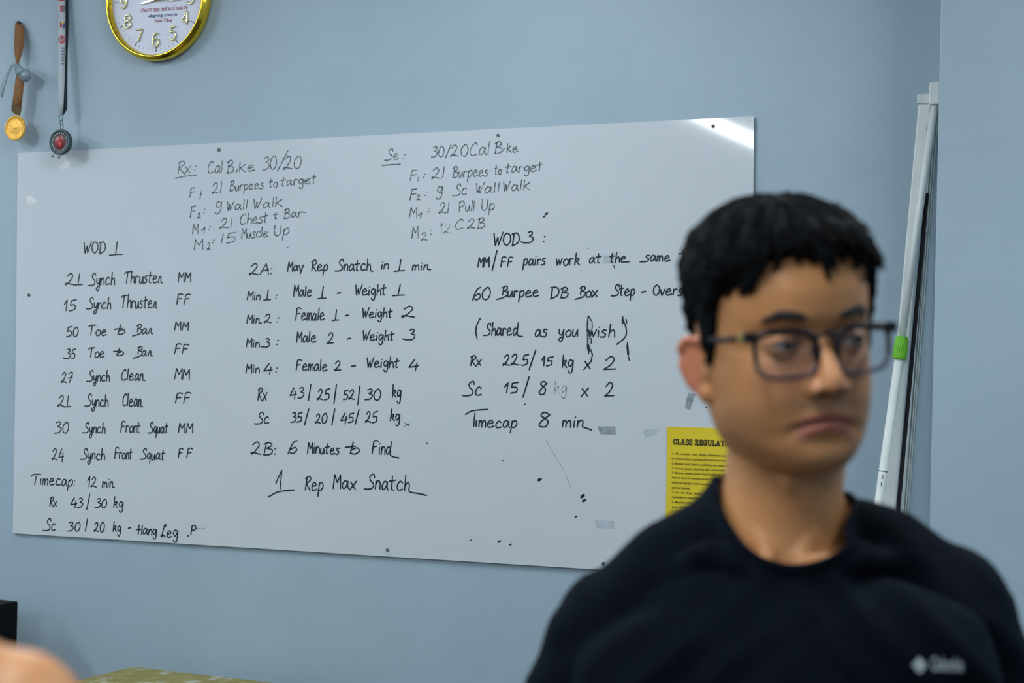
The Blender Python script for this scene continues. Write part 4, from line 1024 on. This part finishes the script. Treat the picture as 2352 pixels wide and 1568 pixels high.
def make_body(P, HMn, HI, voxel, name='body'):
    parts = [xf(head_loft(), HMn)]+[xf(q, HMn) for s in (-1, 1) for q in ear_parts(s)]+[xf(q, HMn) for q in nose_parts()]
    parts += body_parts(P)+[q for s in (-1, 1) for q in hand_parts(P['wr'][s], s)]+leg_parts()
    me = union(parts, voxel, 3, .5)
    co = get(me); h = to_head(co, HI); reg = (h[:, 2] > -.125) & (h[:, 1] < -.03) & (np.abs(h[:, 0]) < .09)
    co0 = co.copy(); co = lap(me, co, 5)
    keep = (h[:, 2] > -.10) & (np.abs(h[:, 0]) > .066); co[keep] = co0[keep]          # keep the ears crisp
    h = to_head(co, HI); h2 = h.copy(); h2[reg] = face_shape(h[reg]); dh = h2-h
    co = co+dh@HMn[:3, :3].T; put(me, co)
    h = to_head(co, HI); c = face_colour(h, len(co), SK); far = h[:, 2] < -.16; c[far] = SK
    colour_attr(me, c); return me
def person(name, feet, yaw, label):
    return empty(name, feet, label, 'person', rz=yaw)
man = person('person', FEET, BODYYAW, 'person in glasses and a navy black T-shirt standing before the whiteboard, looking right')
VOX = .0022
me = make_body(P1, HMn, HI, VOX)
body1 = link('body', me, SKIN, man, True)

# eyes
def eyes(HM, parent, gaze):
    for s in (-1, 1):
        c = HM@Vector((s*EYX, EYY, EYZ)); v, f = ellipsoid((0, 0, 0), (.0122, .0122, .0122), nu=32, nv=24)
        o = obj('eyeball', v, f, EYEW, parent, True); o.location = c; o.rotation_euler = HM.to_euler()
        gx, gz = gaze; d = Vector((math.sin(gx), -math.cos(gx)*math.cos(gz), math.sin(gz)))
        V = []; F = []; n = 24
        for j, (r, off) in enumerate(((.0001, .0128), (.0030, .01275), (.0061, .0116))):
            t, a, b = frame_of(np.array(d))
            for k in range(n): V.append(np.array(d)*off+a*r*math.cos(2*PI*k/n)+b*r*math.sin(2*PI*k/n))
        for j in range(2):
            for k in range(n): F.append((j*n+k, j*n+(k+1) % n, (j+1)*n+(k+1) % n, (j+1)*n+k))
        obj('iris', V, F, IRIS, o, True)
eyes(HM, man, (.22, -.05))

def surf_y(x, z):
    """front skin y of the bare head at x,z"""
    lo, hi = 0., PI/2
    for _ in range(30):
        m_ = (lo+hi)/2
        if head_ring(z, m_)[0] < abs(x): lo = m_
        else: hi = m_
    return head_ring(z, (lo+hi)/2)[1]
def brows(HM, parent):
    for s in (-1, 1):
        P = []; C = []
        for k in range(9):
            t = k/8; x = s*(.0165+.0345*t); z = .0225+.0048*math.sin(min(t*1.35, 1)*PI/2)-.0060*max(0, t-.62)/.38
            C.append((x, surf_y(x, z)-.0022, z))
        Rr = [.0022, .0036, .0043, .0046, .0046, .0043, .0037, .0028, .0014]
        P.append(tube(C, Rr, 8, flat=(1, .45), up=(0, 1, 0)))
        for k in range(60):
            t = random.random()*7.4; i = int(t); q = np.array(C[i])*(1-(t-i))+np.array(C[i+1])*(t-i); r = Rr[i]
            q = q+np.array([0, -.0008, (random.random()-.5)*r*1.8]); d = np.array([s*.006, .0006, .0022-(.002*t/7)+(random.random()-.5)*.002])
            P.append(tube([q, q+d*.6, q+d], [.0004, .0003, .0001], 4))
        v, f = merge(*P); o = obj('eyebrow', *xf((v, f), np.array(HM)), BROW, parent, True)
brows(HM, man)

# hair: a cap that dives under the skin beyond the hairline, plus combed locks
def hairline(az):
    """lowest z of the hair for azimuth az (0 front, + image right), head local"""
    a = math.degrees(az)
    xs = [-180, -150, -128, -105, -96, -90, -84, -76, -70, -64, -55, -46, -30, -10, 4, 12, 22, 34, 42, 50, 58, 66, 80, 88, 98, 112, 135, 150, 180]
    zs = [-.055, -.045, .000, .022, .024, -.010, -.028, -.002, .028, .048, .060, .064, .071, .077, .076, .078, .074, .071, .067, .058, .035, .005, -.026, -.010, .024, .022, -.010, -.045, -.055]
    return float(np.interp(a, xs, zs))
def thick(az, z):
    a = abs(math.degrees(az)); top = sm(np.array([z]), .02, .11)[0]
    t = .0058+.0125*top+.0015*Gs(abs(math.degrees(az))-150, 50)*top
    return t
def hair_cap(HM, parent, seedv=0):
    nz, nt = 60, 128; zt = np.concatenate([np.linspace(-.085, .10, 46), np.linspace(.102, .1149, 14)]); V = []; F = []
    for j, z in enumerate(zt):
        for k in range(nt):
            th = 2*PI*k/nt; p = head_ring(z, th); pc = head_ring(z, th+.01)-head_ring(z, th-.01)
            up = head_ring(min(z+.002, .115), th)-head_ring(z-.002, th); n = np.cross(pc, up); n /= np.linalg.norm(n)+1e-9
            if n@(p-np.array([0, .004, .02])) < 0: n = -n
            az = math.atan2(p[0], -p[1]); hl = hairline(az)
            w_ = float(sm(np.array([z-hl]), -.003, .012)[0])
            bumps = .0022*math.sin(az*17+z*90)+.0018*math.sin(az*31-z*140+1.)+.0012*math.sin(az*53+z*260)
            t = -.005+(.005+thick(az, z)+bumps)*w_
            V.append(p+n*t)
    for j in range(nz-1):
        for k in range(nt): F.append((j*nt+k, j*nt+(k+1) % nt, (j+1)*nt+(k+1) % nt, (j+1)*nt+k))
    F.append(tuple(range(nt))[::-1]); top = len(V); ring = V[(nz-1)*nt:]; V.append(np.mean(ring, 0)+np.array([0, 0, .002]))
    for k in range(nt): F.append(((nz-1)*nt+k, (nz-1)*nt+(k+1) % nt, top))
    cap = (V, F); P = [cap]
    def lock(root, d, L, r0, curve, n=5):
        pts = [root]; q = root.copy(); dd = d/np.linalg.norm(d)
        for i in range(n):
            q = q+dd*L/n; dd = dd+curve/n; dd /= np.linalg.norm(dd); pts.append(q.copy())
        return tube(pts, [r0*(1-i/(n+.2))**.8+.0001 for i in range(n+1)], 5)
    R_ = random.Random(11+seedv)
    for i in range(3400):
        az = R_.uniform(-PI, PI); hl = hairline(az); u = R_.random()**.8
        z = hl+.004+(.112-hl-.004)*u; th = math.atan2(math.sin(az), math.cos(az))
        p = head_ring(z, th); az2 = math.atan2(p[0], -p[1])
        if z < hairline(az2)+.003: continue
        up = head_ring(min(z+.002, .115), th)-head_ring(z-.002, th); pc = head_ring(z, th+.01)-head_ring(z, th-.01); n = np.cross(pc, up); n /= np.linalg.norm(n)+1e-9
        if n@(p-np.array([0, .004, .02])) < 0: n = -n
        root = p+n*(thick(az2, z)*.75)
        if z > .06:   # top
            d = np.array([.22+.30*p[0]/.08, -.9, .05])+n*.55+np.array([R_.gauss(0, .12), R_.gauss(0, .12), R_.gauss(0, .08)]); L = .015+.008*R_.random()-(.007 if p[1] < -.03 else 0); c = -n*1.3+np.array([0, -.2, -.5])
        else:
            d = np.array([0, -.15, -1.])+n*.16+np.array([R_.gauss(0, .10), R_.gauss(0, .15), 0]); L = .008+.004*R_.random(); c = -n*.7
        P.append(lock(root, d, L, .0017, c))
    # fringe locks falling over the forehead (head-local target tips)
    for (x, z, tx, tz, r, cnt) in ((-.0665, .066, -.0715, .044, .0032, 10), (-.056, .070, -.0600, .046, .0034, 12), (-.062, .068, -.066, .054, .0028, 6), (-.048, .078, -.050, .062, .0030, 8), (-.036, .082, -.036, .067, .0030, 8),
                                (-.022, .085, -.020, .071, .0030, 7), (-.008, .087, -.005, .070, .0030, 7), (.001, .087, .0065, .057, .0034, 11), (.010, .086, .013, .064, .0030, 7), (.024, .084, .026, .069, .0030, 7), (.038, .080, .040, .064, .0030, 7), (.052, .072, .055, .052, .0028, 6)):
        for k in range(cnt):
            x0 = x+R_.gauss(0, .004); x1 = tx+R_.gauss(0, .0025); z1 = tz+R_.gauss(0, .002)
            a = np.array([x0, surf_y(x0, z)-.012, z+.006]); b = np.array([(x0+x1)/2, surf_y((x0+x1)/2, (z+z1)/2)-.0085, (z+z1)/2+.003]); c = np.array([x1, surf_y(x1, z1)-.002, z1])
            pts = catmull([a, b, c], False); m = len(pts); P.append(tube(pts, [r*(1-i/(m+.1))**.7 for i in range(m)], 5))
    # cowlick tufts at the back of the crown
    for k in range(26):
        x = .030+R_.gauss(0, .012); root = np.array([x, .01+R_.gauss(0, .014), .116]); P.append(lock(root, np.array([.5+R_.gauss(0, .3), R_.gauss(0, .4), 1.]), .014, .0022, np.array([.6, -.3, -.8])))
    v, f = merge(*P); return obj('hair', *xf((v, f), np.array(HM)), HAIR, parent, True)
hair1 = hair_cap(HM, man)

# shirt
def shirt_mesh(P, grow, voxel, collar, hem, sleeve, strap=None):
    Q = {k: v for k, v in P.items()}; S = []
    g_ = grow; R = [(z, w_+g_+.006*sm(np.array([1.30-z]), 0, .3)[0], d_+g_+.008*sm(np.array([1.30-z]), 0, .3)[0], yc, xc) for z, w_, d_, yc, xc in P['rings']]
    Q['rings'] = R; parts = body_parts(Q)
    me = union(parts, voxel, 6, .5); co = get(me); n = nrm(me)
    return me, co, n
def make_shirt(P, parent):
    me, co, n = shirt_mesh(P, .0, .0055, None, None, None)
    co = lap(me, co, 6); put(me, co); n = nrm(me)
    arm = np.zeros(len(co)); x, y, z = co.T
    off = np.full(len(co), .0085)
    # sleeve: looser on the arms
    for s in (-1, 1):
        a, b = P['sh'][s], P['el'][s]; ab = b-a; t = ((co-a)@ab)/(ab@ab); d = np.linalg.norm(co-a-np.clip(t, 0, 1)[:, None]*ab, axis=1)
        m_ = (d < .075) & (t > .05); off = np.where(m_ & (s*x > 0), np.maximum(off, .010+.010*np.clip(t, 0, .7)), off)
        arm = np.where(m_ & (s*x > .150), t, arm)
    off = off+.010*sm(1.25-z, 0, .2)
    # folds: drag lines from the arm pits and over the chest
    fold = .0
    for (ax_, az_, dx, dz, amp, wl, wd) in ((-.130, 1.31, .75, .65, .0028, .034, .085), (.135, 1.335, -.75, .62, .0034, .036, .095), (.09, 1.20, -.55, .85, .0035, .045, .10), (-.08, 1.22, .2, .97, .003, .05, .09), (.05, 1.37, -.6, .8, .0025, .03, .05)):
        L = math.hypot(dx, dz); u = ((x-ax_)*dx+(z-az_)*dz)/L; v_ = (-(x-ax_)*dz+(z-az_)*dx)/L
        fold = fold+amp*np.sin(v_/wl*2*PI+u*14)*Gs(u-.02, wd)*Gs(v_, wd*.7)
    fold = fold+.0018*np.sin(x*31+z*17)*np.sin(z*23-x*9+1)
    co = co+n*(off+fold)[:, None]
    put(me, lap(me, co, 2)); co = get(me); x, y, z = co.T
    nx, ny = P['neck0'][0]+.006, P['neck0'][1]
    ang = np.arctan2(x-nx, -(y-ny)); rad = np.hypot(x-nx, y-ny)
    aa = np.degrees(np.abs(ang)); zc = np.interp(aa, [0, 25, 50, 80, 110, 180], [1.418, 1.428, 1.455, 1.474, 1.476, 1.488]); rr_ = np.interp(aa, [0, 40, 80, 120, 180], [.120, .096, .070, .072, .090])
    keep = ~((rad < rr_) & (z > zc))
    # beyond the collar only the part outside the neck survives
    keep &= ~((np.hypot(x-P['neck1'][0], y-P['neck1'][1]) < .078) & (z > 1.516))
    keep &= (z > .93) & ~(arm > .62)
    for s in (-1, 1):
        a, b = P['el'][s], P['wr'][s]; keep &= ~((s*x > .19) & (z < a[2]+.10))
    crop(me, keep)
    bm = bmesh.new(); bm.from_mesh(me)
    # keep only the largest island
    seen = set(); best = []
    for v in bm.verts:
        if v in seen: continue
        st = [v]; seen.add(v); isl = []
        while st:
            q = st.pop(); isl.append(q)
            for e in q.link_edges:
                w2 = e.other_vert(q)
                if w2 not in seen: seen.add(w2); st.append(w2)
        if len(isl) > len(best): best = isl
    bs = set(best); bmesh.ops.delete(bm, geom=[v for v in bm.verts if v not in bs], context='VERTS')
    # smooth the borders and pull out the neckline loop
    for _ in range(45):
        mv = {}
        for v in bm.verts:
            if v.is_boundary:
                nb = [e.other_vert(v) for e in v.link_edges if e.is_boundary]
                if len(nb) == 2: mv[v] = (v.co+nb[0].co+nb[1].co)/3
        for v, c in mv.items(): v.co = c
    bd = [v for v in bm.verts if v.is_boundary and math.hypot(v.co.x-nx, v.co.y-ny) < .14 and v.co.z > 1.38]
    loop = []
    if bd:
        st = max(bd, key=lambda v: -v.co.y); loop = [st]; prev = None; cur = st
        while True:
            nb = [e.other_vert(cur) for e in cur.link_edges if e.is_boundary]; nb = [q for q in nb if q is not prev]
            if not nb or nb[0] is st or len(loop) > 4000: break
            prev, cur = cur, nb[0]; loop.append(cur)
    lp = [tuple(v.co) for v in loop]
    bm.to_mesh(me); bm.free(); me.update()
    me = solid(me, .0022); o = link('t_shirt', me, SHIRT, parent, True)
    if len(lp) > 20:
        pts = np.array(lp)[::3]
        for _ in range(2): pts = (pts+np.roll(pts, 1, 0)+np.roll(pts, -1, 0))/3
        c = pts.mean(0); V = []; F = []; n_ = len(pts); seg = 8
        for i in range(n_):
            t = pts[(i+1) % n_]-pts[i-1]; t /= np.linalg.norm(t); rr = c-pts[i]; rr -= t*(rr@t); rr /= np.linalg.norm(rr); up = np.cross(t, rr)
            up = up if up[2] > 0 else -up
            for k in range(seg):
                g_ = 2*PI*k/seg; V.append(pts[i]+(rr*.25+up*.97)*.0100*math.cos(g_)+(rr*.97-up*.25)*.0028*math.sin(g_)-up*.001)
        for i in range(n_):
            for k in range(seg): F.append((i*seg+k, i*seg+(k+1) % seg, ((i+1) % n_)*seg+(k+1) % seg, ((i+1) % n_)*seg+k))
        obj('collar', V, F, SHIRT, o, True)
    return o
shirt1 = make_shirt(P1, man)
# trousers, shoes
def trousers(parent, m, P, nm='trousers'):
    me = union([(ellipsoid((0, .004, .93), (.176, .122, .12)))]+leg_parts(1.14), .008, 6); co = get(me); put(me, co+nrm(me)*.008); co = get(me); crop(me, (co[:, 2] > .085) & (co[:, 2] < 1.02)); return link(nm, solid(me, .002), m, parent, True)
trousers(man, TROUS, P1)
for s in (-1, 1):
    o = obj('shoe', *shoe(s), SHOE, man, True); obj('sole', *sole(s), SOLE, o)
# chest logo and lettering, laid on the shirt
LOGO = mat('pale_grey_shirt_print', (.36, .42, .43), .6)
from mathutils.bvhtree import BVHTree
def bvh_of(o):
    me = o.data; return BVHTree.FromPolygons([v.co.copy() for v in me.vertices], [tuple(p.vertices) for p in me.polygons])
bv = bvh_of(shirt1)
Mman = Matrix.Translation(tuple(FEET))@Matrix.Rotation(BODYYAW, 4, 'Z'); Mi = Mman.inverted()
def cast(px, py):
    o = Mi@Vector(tuple(CAM)); d = (Mi.to_3x3()@Vector(tuple(_f+_r*(px-1176)/FPX-_u*(py-784)/FPX))).normalized()
    h = bv.ray_cast(o, d); return h
h = cast(2112, 1527); h2 = cast(2215, 1529)
if h[0] and h2[0]:
    ex = (h2[0]-h[0]); wdt = ex.length; ex.normalize()
    def drape(co, x0, z0):
        out = []
        for p in co:
            q = h[0]+ex*(p[0]+x0)+Vector((0, -.05, 0))+Vector((0, 0, p[2]+z0)); r = bv.ray_cast(q, Vector((0, 1, 0)))
            y = (r[0].y if r[0] else h[0].y); out.append((q.x, y-.0008-max(0, -p[1])*.3, q.z))
        return np.array(out)
    text_mesh('Columbia', .0165, LOGO, man, lambda co: drape(co, .011, -.0045), name='chest_lettering', width=wdt-.012, extrude=.0002, bold=.0006)
    # emblem: four small lozenges in a diamond
    for (dx, dz) in ((-.0035, 0), (.0035, 0), (0, .0035), (0, -.0035)):
        rr = .0036; V = [(dx-rr, 0, dz), (dx, 0, dz-rr), (dx+rr, 0, dz), (dx, 0, dz+rr)]
        V = drape(np.array(V+[(a_, .0, b_) for a_, _, b_ in V]), 0, 0); V[4:, 1] += .0004
        obj('chest_emblem', V, [(0, 1, 2, 3), (7, 6, 5, 4), (0, 4, 5, 1), (1, 5, 6, 2), (2, 6, 7, 3), (3, 7, 4, 0)], LOGO, man)

# ---- eyeglasses
GLM = Mman@HM
gl = empty('eyeglasses', tuple(GLM@Vector((0, -.0945, .002))), 'dark framed rounded square eyeglasses worn by the person in the black T-shirt', 'glasses')
gl.rotation_euler = GLM.to_euler()
FRM = mat('dark_smoky_acetate', (.008, .007, .010), .35, **{'Specular IOR Level': .25}); FRT = mat('clear_smoky_acetate', (.07, .06, .08), .3, Alpha=.62)
LENS = bpy.data.materials.new('clear_coated_lens'); LENS.use_nodes = True
_n = LENS.node_tree; _n.nodes.clear(); _o = N(_n, 'ShaderNodeOutputMaterial'); _m = N(_n, 'ShaderNodeMixShader'); _t = N(_n, 'ShaderNodeBsdfTransparent'); _g = N(_n, 'ShaderNodeBsdfGlossy', Roughness=.03); _fr = N(_n, 'ShaderNodeFresnel', IOR=1.45)
_t.inputs[0].default_value = (.93, .93, .95, 1); _g.inputs[0].default_value = (.85, .9, 1, 1)
_n.links.new(_fr.outputs[0], _m.inputs[0]); _n.links.new(_t.outputs[0], _m.inputs[1]); _n.links.new(_g.outputs[0], _m.inputs[2]); _n.links.new(_m.outputs[0], _o.inputs[0])
def lens_outline(s, n=48, g=0.):
    """rounded square, wider at the top outer corner; local to the glasses"""
    pts = []
    for k in range(n):
        a = 2*PI*k/n; c, si = math.cos(a), math.sin(a); e = 3.4
        x = math.copysign(abs(c)**(2/e), c)*(.0275+g); z = math.copysign(abs(si)**(2/e), si)*(.0208+g)
        x += .0022*si*(1 if c > 0 else .2)      # flare outwards at the top
        z += .0012*(c if si > 0 else -.6*abs(c)+.6)*.8
        X = s*(.0372+x) ; pts.append(np.array([X, .0085*((abs(X)-.009)/.06)**2*1.2, z-.0100]))
    return pts
for s in (-1, 1):
    L = lens_outline(s); n = len(L); V = []; F = []
    Rr = []
    up_ = [i for i in range(n)]
    st_ = next(i for i in range(n) if L[i][2] >= -.0165 and L[i-1][2] < -.0165 or (i == 0 and False))
    order = [(st_+k) % n for k in range(n)]
    hi_ = [i for i in order if L[i][2] >= -.0165]; lo_ = [i for i in order if L[i][2] < -.0165]
    lo_ = [hi_[-1]]+lo_+[hi_[0]]
    rr2 = lambda p: .0024+.0008*(1 if p[2] > .004 else 0)+.0010*(1 if abs(p[0]) < .015 else 0)
    obj('rim', *tube([L[i] for i in hi_], [rr2(L[i]) for i in hi_], 10, up=(0, 1, 0)), FRM, gl, True)
    obj('rim', *tube([L[i] for i in lo_], [.0024]*len(lo_), 10, up=(0, 1, 0)), FRT, gl, True)['label'] = 'smoky clear lower rim'
    # lower outer half of the rim is clear smoky plastic
    lo = [p for p in L if p[2] < -.012]
    lo.sort(key=lambda p: s*p[0])
    for p in L: Rr.append(.0027)
    c = np.mean(L, 0); V = [c+np.array([0, -.0016, 0])]+[p*1. for p in L]; F = [(0, 1+k, 1+(k+1) % n) for k in range(n)]
    obj('lens', V, F, LENS, gl, True)
    # end piece and temple arm
    hx_ = s*.0698
    obj('end_piece', *box(min(hx_-s*.006, hx_+s*.0035), max(hx_-s*.006, hx_+s*.0035), .006, .016, .002, .012, .0015), FRM, gl)
    A = [np.array([hx_, .014, .007]), np.array([s*.0775, .036, .0055]), np.array([s*.0795, .080, .003]), np.array([s*.0790, .110, .000]), np.array([s*.0745, .135, -.012]), np.array([s*.072, .145, -.030])]
    obj('temple', *tube(catmull(A, False), .0024, 8, flat=(.6, 1.15)), FRM, gl, True)
    obj('hinge', *box(min(hx_, hx_+s*.005), max(hx_, hx_+s*.005), .015, .023, .003, .011, .0015), mat('brass_hinge', (.65, .50, .12), .3, .9) if s < 0 else bpy.data.materials['brass_hinge'], gl)
obj('bridge', *tube(catmull([(-.0105, .0005, .0035), (-.005, -.0008, .0065), (0, -.001, .0072), (.005, -.0008, .0065), (.0105, .0005, .0035)], False), .0024, 10, flat=(.8, 1.)), FRM, gl, True)
for s in (-1, 1):
    obj('nose_pad', *ellipsoid((s*.0098, .0055, -.010), (.0022, .004, .0065), rot=(0, s*.35, 0)), FRT, gl, True)

# ---- second person, near the camera at the lower left, bare shoulder in view
SPOT = at_d(-155, 1400, 1.0)
P2 = dict(P1)
P2['rings'] = P1['rings']
P2['sh'] = {-1: np.array([-.172, .010, 1.4025]), 1: np.array([.172, .010, 1.395])}
P2['el'] = {-1: np.array([-.225, .030, 1.115]), 1: np.array([.230, .030, 1.115])}
P2['wr'] = {-1: np.array([-.250, -.030, .865]), 1: np.array([.246, -.030, .865])}
HM2 = Matrix.Translation((.0, -.012, 1.622))@Matrix.Rotation(math.radians(-8), 4, 'Z')
YAW2 = .42+PI
Rz = np.array(Matrix.Rotation(YAW2, 3, 'Z'))
def place2():
    """stand so that the left deltoid projects to the lower left corner"""
    # facing away from the camera: local -x is on the image right
    loc = np.array([-.182, .010, 1.402]); want = at_d(72, 1600, 1.0); want[2] = 0
    off = Rz@np.array([loc[0], loc[1], 0]); return np.array([want[0]-off[0], want[1]-off[1], 0])
F2 = place2()
w2 = person('person', F2, YAW2, 'person with a bare shoulder, cropped at the lower left corner, facing the board')
SCL = 1.0
HMn2 = np.array(HM2); HI2 = np.array(HM2.inverted())
me = make_body(P2, HMn2, HI2, .0042); link('body', me, SKIN, w2, True)
eyes(HM2, w2, (0, 0)); brows(HM2, w2)
hair_cap(HM2, w2, 5)
def vest(P, parent):
    me, co, n = shirt_mesh(P, .0, .007, None, None, None); co = co+n*.008; put(me, co); x, y, z = co.T
    keep = (z > .93) & (z < 1.46) & (np.abs(x) < np.interp(z, [1.12, 1.24, 1.30, 1.36, 1.42, 1.50], [.22, .175, .132, .112, .104, .100])) & ~(np.abs(x-.004) < np.interp(z, [1.37, 1.375, 1.40, 1.44, 1.50], [-.01, .02, .050, .062, .066]))
    crop(me, keep); return link('vest', solid(me, .002), TANK, parent, True)
vest(P2, w2); trousers(w2, TROUS, P2, 'shorts')
for s in (-1, 1):
    o = obj('shoe', *shoe(s), SHOE, w2, True); obj('sole', *sole(s), SOLE, o)
